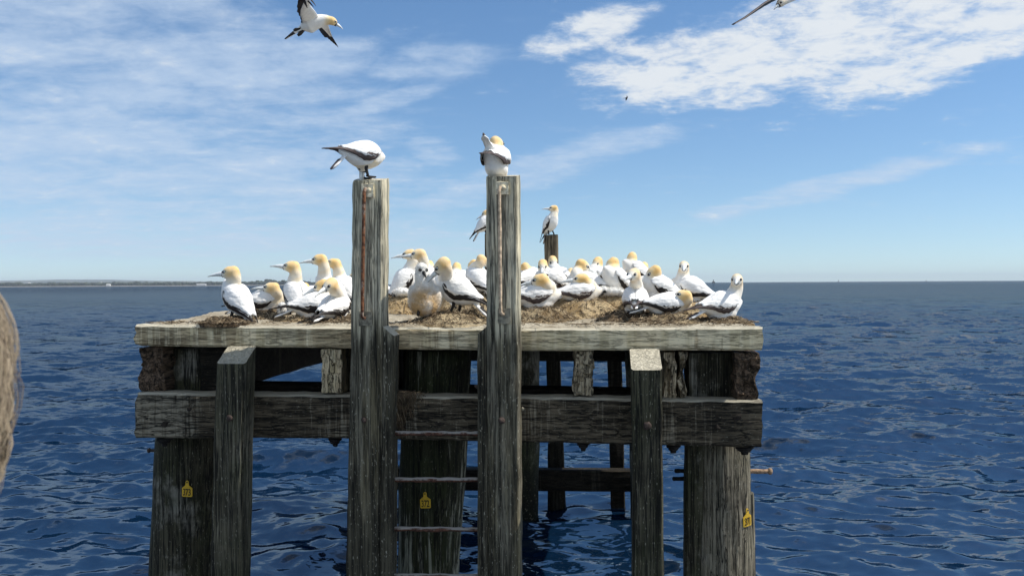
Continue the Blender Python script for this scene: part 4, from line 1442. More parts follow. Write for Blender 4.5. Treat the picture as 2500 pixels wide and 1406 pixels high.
bird('preening gannet curled on a high tan mound, bill laid flat', 5.32, (1420, 714), 739, 14, 8, (1418, 682), (1374, 688), dh=-0.03, brown=True, nest=('tan', 0.27, 'high straw coloured mound of the preening gannet'))
bird('far gannet looking down behind the one that sits on a chick', 6.30, (1462, 678), 713, 215, 26, (1458, 641), (1446, 659), dt=-0.05, nest=('tan', 0.24, 'far tan nest of the gannet looking down'))
bird('gannet sitting upright on a flattened chick, bill down', 5.60, (1504, 684), 716, 214, 40, (1494, 644), (1464, 672), dt=-0.03, nest=('tan', 0.27, 'crumbling tan mound with a flattened chick'))
bird('gannet with the highest orange crown of the seaward group', 6.35, (1553, 664), 712, 195, 40, (1542, 630), (1531, 653), dt=-0.04, buff=1.0, nest=('tan', 0.25, 'far tan nest of the orange crowned gannet'))
bird('gannet with eye line showing in the gap behind two golden heads', 6.70, (1585, 690), 716, 205, 16, (1572, 653), (1569, 668), dt=-0.06, nest=('tan', 0.22, 'far nest in the gap of the seaward group'))
bird('gannet seen from behind on a dark weed nest, face turned', 5.08, (1551, 731), 769, 80, 12, (1547, 670), (1527, 682), dh=-0.12, dt=-0.09, tail_up=18, brown=True, buff=0.75, nest=('dark', 0.27, 'dark heap of weed spilling over the edge beam'))
bird('gannet nodding at the neighbour that shows its back', 5.42, (1606, 702), 744, 190, 26, (1595, 665), (1561, 691), dh=-0.03, s=1.05, nest=('mid', 0.25, 'brown nest under the nodding gannet'))
bird('flat lying gannet with bill along its back at the seaward edge', 4.98, (1634, 746), 770, 8, 2, (1668, 722), (1621, 720), dh=-0.04, s=1.0, nest=('mid', 0.22, 'flattened weed nest of the flat lying gannet'))
bird('gannet staring at the viewer, wingtips against the open sea', 5.50, (1686, 704), 740, 152, 26, (1670, 651), (1669, 661), stand=False, dt=-0.14, buff=0.75, nest=('tan', 0.24, 'tan nest of the staring gannet above the sea'))
bird('gannet with upstretched neck at the seaward corner of the deck', 4.92, (1764, 745), 782, 24, 10, (1799, 684), (1796, 693), dt=-0.14, brown=True, buff=0.85, nest=('mid', 0.16, 'thin brown nest at the seaward corner'), s=1.02)

# ---- chicks
chick('small white chick between the feet of the upright gannet', 5.17, (692, 757), 768, (0.032, 0.030, 0.030), -90, (690, 748), None, neck=False)
chick('white chick lying flat on the broad tan mound', 6.02, (980, 713), 724, (0.062, 0.045, 0.034), 175, (966, 716), (958, 722), neck=False)
chick('large downy chick with stained breast and black face', 4.90, (1037, 726), 770, (0.080, 0.082, 0.110), -88, (1029, 656), (1038, 668), dh=-0.02, soil=1.0)
chick('white chick with dark eye peering over the brooding gannet', 5.40, (1338, 702), 722, (0.05, 0.048, 0.055), 60, (1329, 672), (1334, 674), neck=True)
chick('flattened fluffy chick under the upright sitting gannet', 5.50, (1498, 713), 726, (0.075, 0.050, 0.030), 180, (1474, 712), (1466, 716), neck=False)

# ---- on the posts
GP = 'gannets perched on posts'
zpl = at(897, 431, 4.55).z
bird('preening gannet with head tucked under its belly on the yellow streaked post', 4.56, (890, 379), 434, 44, 2, (884, 398), (883, 426), stand=True, dh=0.02, dt=0.0, brown=True, group=GP, s=1.0, tail_up=-30, sb=0.9)
bird('gannet crouched tail first on the pale streaked post with head laid back', 4.56, (1212, 388), 430, 74, -20, (1213, 350), (1238, 368), dh=0.05, dt=0.10, brown=True, group=GP, s=0.96, tail_up=18, wing_drop=0.13)
bird('slim gannet upright on the short far post', 9.60, (1345, 544), 574, -40, 58, (1351, 509), (1336, 510), stand=True, group=GP, dh=-0.02)
bird('far gannet half hidden behind the pale streaked post, bill towards the shore', 9.60, (1186, 544), 572, 20, 48, (1186, 521), (1166, 534), stand=True, group=GP)
# ------------------------------------------------------------------ nests
def nest(pos, spec, owner, idx):
    kind, rad, label = spec
    base = crust_z(pos)
    top = max(0.016, pos.z - base) + 0.010
    root = empty('nest', Vector((pos.x, pos.y, base - 0.006)))
    tag(root, label, 'nest', 'nest mounds on the deck')
    r3 = random.Random(idx * 7 + 1)
    sd = idx * 3.7
    nr_, na_ = 26, 56
    ex, ey = r3.uniform(0.92, 1.18), r3.uniform(0.85, 1.05)
    hgt = {}

    def height(x, y):
        a = math.atan2(y, x)
        rr = math.hypot(x / ex, y / ey) / (rad * (1 + 0.16 * noise.noise(Vector((math.cos(a) * 1.6 + sd, math.sin(a) * 1.6, 2))))) 
        k = min(1, max(0, (1.12 - rr) / 0.72))
        pr = k * k * (3 - 2 * k)
        cup = -0.010 * max(0, 1 - rr / 0.38)
        q = Vector((x, y, 0)) * 1.0
        rough = 0.010 * noise.noise(q * 19 + Vector((sd, 0, 0))) + 0.008 * noise.noise(q * 43 + Vector((0, sd, 0))) + 0.005 * noise.noise(q * 95 + Vector((0, 0, sd)))
        return top * pr + cup + rough * min(1, k * 2.5) + 0.006
    V, F = [Vector((0, 0, height(0, 0)))], []
    for i in range(1, nr_ + 1):
        r_ = rad * 1.22 * i / nr_
        for j in range(na_):
            a = 2 * math.pi * j / na_
            x, y = r_ * math.cos(a) * ex, r_ * math.sin(a) * ey
            V.append(Vector((x, y, height(x, y) if i < nr_ else -0.01)))
    for j in range(na_):
        F.append((0, 1 + j, 1 + (j + 1) % na_))
    for i in range(nr_ - 1):
        for j in range(na_):
            a = 1 + i * na_
            j2 = (j + 1) % na_
            F.append((a + j, a + na_ + j, a + na_ + j2, a + j2))
    obj('mound', mesh('mound', V, F), root, M['nest_' + kind])
    for nm, mt, cnt in (('weed_strands', 'weed', {'dark': 420, 'mid': 240, 'tan': 90}[kind]), ('bleached_strands', 'weed_pale', {'dark': 130, 'mid': 130, 'tan': 110}[kind])):
        V, F = [], []
        for _ in range(cnt):
            a, r_ = r3.uniform(0, 6.28), rad * 1.12 * math.sqrt(r3.random())
            x, y = r_ * math.cos(a) * ex, r_ * math.sin(a) * ey
            th = r3.uniform(0, 6.28)
            ln = r3.uniform(0.02, 0.075)
            pts = []
            curl = r3.uniform(-1.4, 1.4)
            lift = r3.uniform(0.0, 0.012)
            for k in range(5):
                pts.append(Vector((x, y, height(x, y) + 0.002 + lift * math.sin(k / 4 * math.pi) + (0.006 * r3.random() if k else 0))))
                x += ln / 4 * math.cos(th); y += ln / 4 * math.sin(th); th += curl / 4 + r3.uniform(-0.35, 0.35)
            wd = r3.uniform(0.0012, 0.0026)
            b = len(V)
            for k, p_ in enumerate(pts):
                t_ = (pts[min(k + 1, 4)] - pts[max(k - 1, 0)]).normalized()
                s_ = t_.cross(Z3).normalized() * wd
                V += [p_ - s_, p_ + s_, p_ + Z3 * wd * 1.6]
            for k in range(4):
                for e in range(3):
                    e2 = (e + 1) % 3
                    F.append((b + k * 3 + e, b + k * 3 + e2, b + (k + 1) * 3 + e2, b + (k + 1) * 3 + e))
        tag(obj(nm, mesh(nm, V, F), root, M[mt]), kind='stuff')


for i_, (pos, spec, owner) in enumerate(nest_jobs):
    nest(pos, spec, owner, i_)
p_ = at(553, 786, 4.86); p_.z = crust_z(p_) + 0.012
nest(p_, ('dark', 0.12, 'scatter of dark weed under the lone standing gannet'), '', 77)


# tangle of weed hanging over the waler beside the yellow streaked post
def hanging_weed():
    c = fp(985, 966, -0.02)
    root = empty('hanging_seaweed', c)
    tag(root, 'tangle of brown seaweed draped over the dark waler by the ladder', 'seaweed')
    r3 = random.Random(5)
    for nm, mt, cnt in (('weed_strands', 'weed', 520), ('bleached_strands', 'weed_pale', 60)):
        parts = []
        for _ in range(cnt):
            u = abs(r3.gauss(0, 0.055)) - 0.035
            x0 = fp(972, 962, 0.0) + PU * u + PV * r3.uniform(-0.012, 0.05) + Vector((0, 0, r3.uniform(0.0, 0.016)))
            ln = max(0.02, r3.uniform(0.05, 0.24) * (1 - max(0, u) / 0.16))
            pts = [x0 + PV * 0.03]
            p = Vector(x0) - PV * r3.uniform(0.02, 0.045)
            for k in range(6):
                pts.append(Vector(p))
                p = p + Vector((0, 0, -ln / 5)) + PU * r3.uniform(-0.014, 0.014) - PV * r3.uniform(-0.006, 0.006)
            parts.append(tube(pts, [0.0016] * len(pts), 3, Y3))
        v, f = join(parts)
        tag(obj(nm, mesh(nm, v, f, True, c), root, M[mt]), kind='stuff')


hanging_weed()


# ------------------------------------------------------------------ birds in the air
def flying(label, name, D, pts, wings, tail_tip, legs=True, group='gannets in flight', s=1.0, head=None, tip=None, buff=1.0, wing_mat='feather_white'):
    """pts: body line rump > breast as (px, py, dD, radius); wings: list of (leading edge, trailing edge) point lists"""
    B = at(pts[len(pts) // 2][0], pts[len(pts) // 2][1], D)
    root = empty(name, B)
    tag(root, label, 'bird', group)
    P = lambda q: at(q[0], q[1], D + (q[2] if len(q) > 2 else 0)) - B
    body = [P(q) for q in pts]
    H, T = P(head), P(tip)
    d = (T - H).normalized()
    T = H + d * min((T - H).length, 0.16 * s)
    path = bez(body[0], body[1], body[2], body[3], 16)
    rad = [pts[0][3] + (pts[1][3] - pts[0][3]) * min(1, i / 5) if i < 6 else pts[1][3] + (pts[3][3] - pts[1][3]) * ((i - 5) / 11) for i in range(17)]
    parts = [tube(path, rad, 16), tube([path[-1], (path[-1] + H) / 2, H], [pts[3][3], (pts[3][3] + 0.036 * s) / 2, 0.036 * s], 12)]
    parts.append(ellipsoid(H, d * 0.052 * s, d.cross(Z3).normalized() * 0.035 * s, d.cross(Z3).normalized().cross(d) * 0.037 * s, 14, 9))
    V, F = join(parts)
    me = remeshed('body', V, F, 0.008 * s, 6, 0.5)
    vv = verts_np(me)
    dH = np.linalg.norm(vv - np.array(tuple(H)), axis=1)
    fattr(me, 'buff', buff * (1 - sstep(dH, 0.03 * s, 0.10 * s)))
    fattr(me, 'cheek', buff * 0.6 * (1 - sstep(dH, 0.02 * s, 0.055 * s)))
    fattr(me, 'soil', np.zeros(len(vv)))
    obj('body', me, root, M['plumage'])
    head_set(root, H, d, T, s, 1.0)
    for lead, trail, dark_from, fingers in wings:
        n = 14

        def along(poly, t):
            poly = [P(q) for q in poly]
            k = t * (len(poly) - 1)
            i = min(int(k), len(poly) - 2)
            return poly[i].lerp(poly[i + 1], k - i)
        lo_, tr_ = [along(lead, i / n) for i in range(n + 1)], [along(trail, i / n) for i in range(n + 1)]
        nm_ = (lo_[5] - lo_[0]).cross(tr_[0] - lo_[0]).normalized()
        g1, g2 = [], []
        for i in range(n + 1):
            c = tr_[i] - lo_[i]
            split = dark_from(i / n)
            g1.append([lo_[i] + c * (split * j / 6) + nm_ * (0.010 * s * math.sin(math.pi * j / 6 * 0.8 + 0.3)) for j in range(7)])
            jag = 0.05 * (1 if i % 2 else -0.2)
            g2.append([lo_[i] + c * (split - 0.06 + (1.0 + jag - split + 0.06) * j / 4) - nm_ * 0.003 for j in range(5)])
        v, f = sheet(g1, 0.012 * s, lambda i, j: nm_ * (1 - 0.85 * i / n))
        wing = obj('wing', fixed('wing', v, f), root, M[wing_mat])
        v, f = sheet(g2, 0.005 * s, lambda i, j: nm_ * (1 - 0.6 * i / n))
        obj('flight_feathers', fixed('flight_feathers', v, f), wing, M['feather_dark'])
        for (q0, q1, wd) in fingers:
            a0, a1 = P(q0), P(q1)
            ax = (a1 - a0)
            sd_ = ax.cross(nm_).normalized() * wd
            g = []
            for i in range(6):
                u = i / 5
                k = (1 - u ** 2.2) * 0.85 + 0.15
                cpt = a0 + ax * u + nm_ * (0.02 * u * u)
                g.append([cpt - sd_ * k, cpt, cpt + sd_ * k])
            v, f = sheet(g, 0.004, lambda i, j: nm_)
            obj('primary_feather', fixed('primary_feather', v, f), wing, M['feather_dark'])
    a0, a1 = path[0] + (path[1] - path[0]) * 0.5, P(tail_tip)
    ax = a1 - a0
    sd_ = ax.cross(Y3).normalized()
    g1 = [[a0 + ax * (i / 6) + sd_ * ((j - 1) * 0.022 * s * (1 - 0.75 * i / 6)) for j in range(3)] for i in range(7)]
    v, f = sheet(g1, 0.008 * s, lambda i, j: Y3)
    tail = obj('tail', fixed('tail', v, f), root, M['feather_white'])
    g1 = [[a0 + ax * (0.45 + 0.58 * i / 6) + Y3 * -0.003 + sd_ * ((j - 1) * 0.014 * s * (1 - 0.85 * i / 6)) for j in range(3)] for i in range(7)]
    v, f = sheet(g1, 0.014 * s, lambda i, j: Y3)
    obj('dark_tail_feathers', fixed('dark_tail_feathers', v, f), tail, M['feather_dark'])
    for lg in legs or ():
        q = [P(x) for x in lg]
        v, f = tube(q, [0.010 * s, 0.011 * s, 0.020 * s, 0.012 * s][:len(q)], 8)
        obj('leg', fixed('leg', v, f), root, M['leg'])
    return root


near_lead = [(777, 40, -0.05), (768, 27, -0.25), (757, 14, -0.5), (757, -4, -0.62), (768, -30, -0.66)]
near_trail = [(738, 60, 0.0), (735, 45, -0.2), (727, 30, -0.42), (727, 8, -0.58), (742, -22, -0.66)]
far_lead = [(800, 57, 0.10), (803, 66, 0.25), (807, 79, 0.40), (812, 92, 0.52)]
far_trail = [(770, 64, 0.08), (778, 70, 0.22), (784, 80, 0.38), (793, 91, 0.50)]
flying('gannet gliding overhead towards the sea with wings spread', 'gannet', 7.6,
       [(735, 69, 0, 0.026), (754, 60, 0, 0.082), (775, 52, 0, 0.080), (793, 49, 0, 0.048)],
       [(near_lead, near_trail, lambda t: 0.96 if t < 0.35 else max(0.32, 0.96 - (t - 0.35) * 1.3), [((752, 4, -0.6), (763, 13, -0.62), 0.010), ((757, -2, -0.6), (769, 10, -0.62), 0.009), ((742, 2, -0.6), (748, 15, -0.6), 0.012)]),
        (far_lead, far_trail, lambda t: max(0.35, 0.92 - t * 0.6), [((787 + 3.2 * k, 74 + 2.4 * k, 0.36 + 0.03 * k), (789 + 5.4 * k, 88 + 4.6 * k, 0.5 + 0.03 * k), 0.009) for k in range(8)])],
       (697, 96), legs=[[(737, 62), (733, 71), (722, 74), (717, 76)], [(748, 70), (741, 76), (733, 82), (727, 88)]], head=(811, 52), tip=(838, 72, 0.02))
flying('gannet leaving the picture, one long thin wing and bill in view', 'gannet', 7.0,
       [(1985, -50, 0.3, 0.026), (1960, -30, 0.1, 0.080), (1935, -15, 0.0, 0.080), (1918, -2, -0.05, 0.045)],
       [([(1925, -24, 0.0), (1890, -6, -0.16), (1866, 7, -0.32), (1846, 22, -0.48), (1816, 44, -0.7), (1787, 61, -0.9)], [(1938, -16, 0.16), (1894, 2, 0.0), (1870, 15, -0.2), (1849, 28, -0.40), (1818, 48, -0.66), (1788, 62, -0.88)], lambda t: 0.14, []),
        ([(1945, -18, 0.1), (1985, -40, 0.5), (2050, -60, 0.9), (2130, -50, 1.3)], [(1965, -34, 0.3), (2000, -48, 0.65), (2060, -64, 1.0), (2130, -52, 1.32)], lambda t: 0.75 - 0.3 * t, [])],
       (2022, -72, 0.5), legs=None, head=(1908, 6, -0.08), tip=(1889, 24, -0.12), buff=0.35, wing_mat='feather_brown')  # brown wing colour stands in for shade on the white underside


def far_bird():
    B = at(1530, 239, 60)
    root = empty('distant_seabird', B)
    tag(root, 'tiny dark distant seabird against the white cloud edge', 'bird')
    P = lambda x, y: at(x, y, 60) - B
    v, f = tube([P(1528, 246), P(1529, 242), P(1531, 238.5), P(1532, 236)], [0.02, 0.06, 0.055, 0.02], 8)
    obj('body', fixed('body', v, f), root, M['feather_dark'])
    for pts in (((1530, 240), (1526, 240), (1520, 241.2)), ((1531, 239), (1530.4, 236), (1530.6, 232.8))):
        v, f = tube([P(*q) for q in pts], [(0.06, 0.02), (0.05, 0.015), (0.012, 0.006)], 8)
        obj('wing', fixed('wing', v, f), root, M['feather_dark'])


far_bird()

# ------------------------------------------------------------------ far shore, hills, marks at sea
M['scrub'] = plain('coastal scrub', (0.035, 0.045, 0.024), 0.95, 0.5, 0.05, 0.2, 1.0)
M['sand'] = plain('pale beach sand', (0.22, 0.20, 0.165), 0.95, 0.2, 0.02, 0.1, 0.5)
M['house'] = plain('white house wall', (0.72, 0.70, 0.66), 0.8, 0.1, 0.3, 0.0)
M['roof'] = plain('pale roof', (0.45, 0.43, 0.42), 0.8, 0.15, 0.3, 0.0)
M['steel'] = plain('dark painted steel', (0.04, 0.05, 0.055), 0.6, 0.3, 2.0, 0.1, 0.01)
m, t = new_mat('dry farmland'); tcn = t.n('ShaderNodeTexCoord')
n1 = t.noise(t.mapping(tcn.outputs['Object'], (0.0022, 0.006, 0.01)), 1.0, 4, 0.6); n2 = t.noise(t.mapping(tcn.outputs['Object'], (0.006, 0.012, 0.03)), 1.0, 5, 0.6)
c = t.mix(t.ramp(n1, 0.45, 0.55), (0.045, 0.06, 0.055), (0.13, 0.135, 0.11)); c = t.mix(t.ramp(n2, 0.55, 0.62), c, (0.035, 0.045, 0.04))
finish(t, c, 0.95)
M['farmland'] = m

SH = 3500.0
wx = lambda px, D: (px - 1250.0) / FPX * D


def shore():
    V, F = [], []
    cols_ = np.linspace(-2600, 905, 160)
    prof = [(0, -0.6), (10, 1.2), (30, 2.5), (300, 5.0), (1500, 9.0), (3200, 8.0)]
    for px in cols_:
        end = sstep(np.array(px), 905.0, 780.0) if False else max(0.0, min(1.0, (905 - px) / 70.0))
        yoff = 260 * (px - 300) / 1000.0 * 0.6 + 40 * noise.noise(Vector((px * 0.01, 0, 0)))
        for (dy, z) in prof:
            D = SH + yoff + dy
            V.append(Vector((wx(px, D), D, z * end + 0.3 * noise.noise(Vector((px * 0.05, dy, 0))) * (dy > 5) - 0.5 * (1 - end))))
    m_ = len(prof)
    for i in range(len(cols_) - 1):
        for j in range(m_ - 1):
            a = i * m_ + j
            F.append((a, a + m_, a + m_ + 1, a + 1))
    o = obj('shore_land', mesh('shore_land', V, F), None, M['sand'])
    o.data.materials.append(M['scrub'])
    for k, p in enumerate(o.data.polygons):
        p.material_index = 0 if k % (m_ - 1) < 2 else 1
    tag(o, 'low far shore with a pale beach line', None, None, 'structure')
    # hills inland
    V, F = [], []
    hx = [-2600, -900, -300, 0, 150, 300, 430, 520, 640, 760, 860, 930]
    hz = [60, 75, 68, 62, 72, 62, 50, 40, 22, 14, 8, 0]
    cols_ = np.linspace(-2600, 930, 130)
    rows_ = [(6900, 0.0), (7300, 0.18), (7700, 0.42), (8100, 0.75), (8500, 0.97), (8800, 1.0), (9200, 0.6)]
    for px in cols_:
        h = float(np.interp(px, hx, hz))
        for (D, k) in rows_:
            V.append(Vector((wx(px, D), D, h * k * (1 + 0.10 * noise.noise(Vector((px * 0.012, D * 0.001, 3))) + 0.03 * noise.noise(Vector((px * 0.07, D * 0.004, 3)))) - 1)))
    m_ = len(rows_)
    for i in range(len(cols_) - 1):
        for j in range(m_ - 1):
            a = i * m_ + j
            F.append((a, a + m_, a + m_ + 1, a + 1))
    tag(obj('hills', mesh('hills', V, F), None, M['farmland']), 'pale hazy farmland hills behind the far shore', None, None, 'structure')
    # belt of trees along the shore
    r3 = random.Random(3)
    parts = []

    def clump(c, r, n=5):
        for _ in range(n):
            rr = r * r3.uniform(0.5, 0.8)
            o_ = c + Vector((r3.uniform(-1, 1) * r * 0.9, r3.uniform(-1, 1) * r * 0.5, r3.uniform(-0.35, 0.35) * r))
            v, f = ellipsoid(o_, Vector((rr * 1.15, 0, 0)), Vector((0, rr, 0)), Vector((0, 0, rr * 0.72)), 7, 5)
            parts.append(([p + noise.noise_vector(p * 0.4) * rr * 0.35 for p in v], f))
    px = -1500.0
    while px < 850:
        k = 260 * (px - 300) / 1000.0 * 0.6
        D = SH + k + 45 + r3.uniform(0, 60)
        h = (17.0 + 5.0 * noise.noise(Vector((px * 0.02, 1, 0))) + 2.0 * noise.noise(Vector((px * 0.11, 5, 0)))) * max(0.35, min(1, (900 - px) / 160))
        if h > 2:
            clump(Vector((wx(px, D), D, h * 0.55)), h * 0.62, 4)
        px += r3.uniform(1.6, 3.6)
    v, f = join(parts)
    tag(obj('treeline', mesh('treeline', v, f), None, M['scrub']), 'dark belt of coastal trees along the far shore', None, None, 'stuff')
    # taller trees that stand out of the belt
    desc = ['far tree at the shoreward end of the row behind the gannet heads', 'broad far tree rising second in the shore row', 'far tree with flat crown on the shore', 'tallest far tree above the shore belt', 'twin crowned far tree beside the tallest one',
            'small round far tree near the upright gannet', 'far tree just clear of the upright gannet neck', 'lone far tree above the white shed on the shore']
    for k, (px, hpx) in enumerate([(596, 8), (617, 9), (634, 11), (655, 14), (668, 12), (680, 9), (694, 12), (280, 10)]):
        D = SH + 260 * (px - 300) / 1000.0 * 0.6 + 60
        h = hpx / FPX * D
        b = Vector((wx(px, D), D, 2.0))
        root = empty('shore_tree', b)
        tag(root, desc[k], 'tree', 'taller trees on the far shore')
        v, f = tube([Vector((0, 0, -1)), Vector((0.4, 0, h * 0.35)), Vector((0, 0, h * 0.6))], [0.9, 0.6, 0.3], 7)
        obj('trunk', fixed('trunk', v, f), root, M['roof'])
        parts = []
        clump(Vector((0, 0, h * 0.66)), h * 0.48, 9)
        v, f = join(parts)
        obj('crown', mesh('crown', v, f), root, M['scrub'])
    # sheds and houses
    hd = ['small white house low in the far trees', 'long white shed beside the lone far tree', 'white roofed house behind the far tree belt', 'long pale building among the shore trees near the lone gannet']
    for k, (px, wpx, hpx) in enumerate([(72, 4, 3), (265, 9, 4), (250, 6, 3), (492, 22, 3.5)]):
        D = SH + 260 * (px - 300) / 1000.0 * 0.6 + (20 if k in (1, 3) else 420)
        wd, h = wpx / FPX * D, hpx / FPX * D
        b = Vector((wx(px, D), D, 3.0 if k in (1, 3) else 14.0))
        root = empty('shore_house', b)
        tag(root, hd[k], 'house', 'houses on the far shore')
        X, Yd = wd / 2, 5.0
        V = [Vector((sx * X, sy * Yd, z)) for z in (-9, h * 0.6) for sx, sy in ((-1, -1), (1, -1), (1, 1), (-1, 1))]
        F = [(0, 3, 2, 1), (4, 5, 6, 7), (0, 1, 5, 4), (1, 2, 6, 5), (2, 3, 7, 6), (3, 0, 4, 7)]
        obj('wall', mesh('wall', V, F, False), root, M['house'])
        V = [Vector((sx * X * 1.06, sy * Yd * 1.1, h * 0.61)) for sx, sy in ((-1, -1), (1, -1), (1, 1), (-1, 1))] + [Vector((-X * 1.06, 0, h)), Vector((X * 1.06, 0, h))]
        F = [(0, 1, 5, 4), (2, 3, 4, 5), (1, 2, 5), (3, 0, 4), (3, 2, 1, 0)]
        obj('roof', mesh('roof', V, F, False), root, M['house'] if k != 3 else M['roof'])
    D = SH + 120
    b = Vector((wx(758, D), D, 2.0))
    h = 16 / FPX * D
    root = empty('radio_mast', b)
    tag(root, 'thin radio mast on the far shore', 'mast')
    v, f = tube([Vector((0, 0, -2)), Vector((0, 0, h * 0.6)), Vector((0, 0, h))], [0.7, 0.45, 0.2], 6)
    obj('pole', fixed('pole', v, f), root, M['steel'])
    v, f = tube([Vector((-1.6, 0, h * 0.82)), Vector((1.6, 0, h * 0.82))], 0.4, 6)
    obj('crossarm', fixed('crossarm', v, f), root, M['steel'])


shore()


def sea_mark(px, D, wpx, hpx, label, name):
    k = D / FPX
    b = Vector((wx(px, D), D, 0.0))
    root = empty(name, b)
    tag(root, label, 'beacon', 'navigation marks on the horizon')
    W_, H_ = wpx * k, hpx * k
    parts = [tube([Vector((sx * W_ * 0.38, sy * W_ * 0.38, -1)), Vector((sx * W_ * 0.38, sy * W_ * 0.38, H_ * 0.45))], W_ * 0.09, 6) for sx in (-1, 1) for sy in (-1, 1)]
    v, f = join(parts)
    obj('leg_frame', fixed('leg_frame', v, f), root, M['steel'])
    v, f = tube([Vector((0, 0, H_ * 0.18)), Vector((0, 0, H_ * 0.5)), Vector((0, 0, H_ * 0.56))], [W_ * 0.42, W_ * 0.48, W_ * 0.2], 8)
    obj('cabin', fixed('cabin', v, f), root, M['steel'])
    v, f = tube([Vector((0, 0, H_ * 0.5)), Vector((0, 0, H_ * 0.72)), Vector((0, 0, H_ * 0.85)), Vector((0, 0, H_))], [W_ * 0.06, W_ * 0.12, W_ * 0.2, W_ * 0.08], 8)
    obj('lantern', fixed('lantern', v, f), root, M['steel'])


sea_mark(1742, 1900, 6.0, 9.0, 'dark beacon on piles at the horizon beyond the staring gannet', 'channel_beacon')
sea_mark(2047, 3200, 2.0, 6.0, 'faint thin beacon on the open horizon, nearer the platform', 'channel_beacon')
sea_mark(2261, 3200, 1.8, 5.0, 'faint thin beacon farthest out on the open horizon', 'channel_beacon')

# ------------------------------------------------------------------ fellow passenger at the edge of the frame
M['skin'] = plain('skin', (0.55, 0.35, 0.26), 0.6, 0.08, 30, 0.1, 0.002)
M['jacket'] = plain('navy jacket cloth', (0.02, 0.03, 0.06), 0.85, 0.3, 60, 0.3, 0.003)
M['trousers'] = plain('grey trouser cloth', (0.08, 0.08, 0.085), 0.85, 0.3, 60, 0.3, 0.003)
M['shoe'] = plain('dark shoe', (0.03, 0.025, 0.02), 0.6, 0.3)
M['boat'] = plain('white boat deck paint', (0.62, 0.62, 0.60), 0.5, 0.1, 8, 0.1, 0.002)
m, t = new_mat('brown blond hair')
at_h = t.n('ShaderNodeAttribute', attribute_name='tone')
tcn = t.n('ShaderNodeTexCoord')
c = t.mix(at_h.outputs['Fac'], (0.10, 0.070, 0.046), (0.50, 0.40, 0.27))
finish(t, c, 0.45, None, spec=0.4)
M['hair'] = m


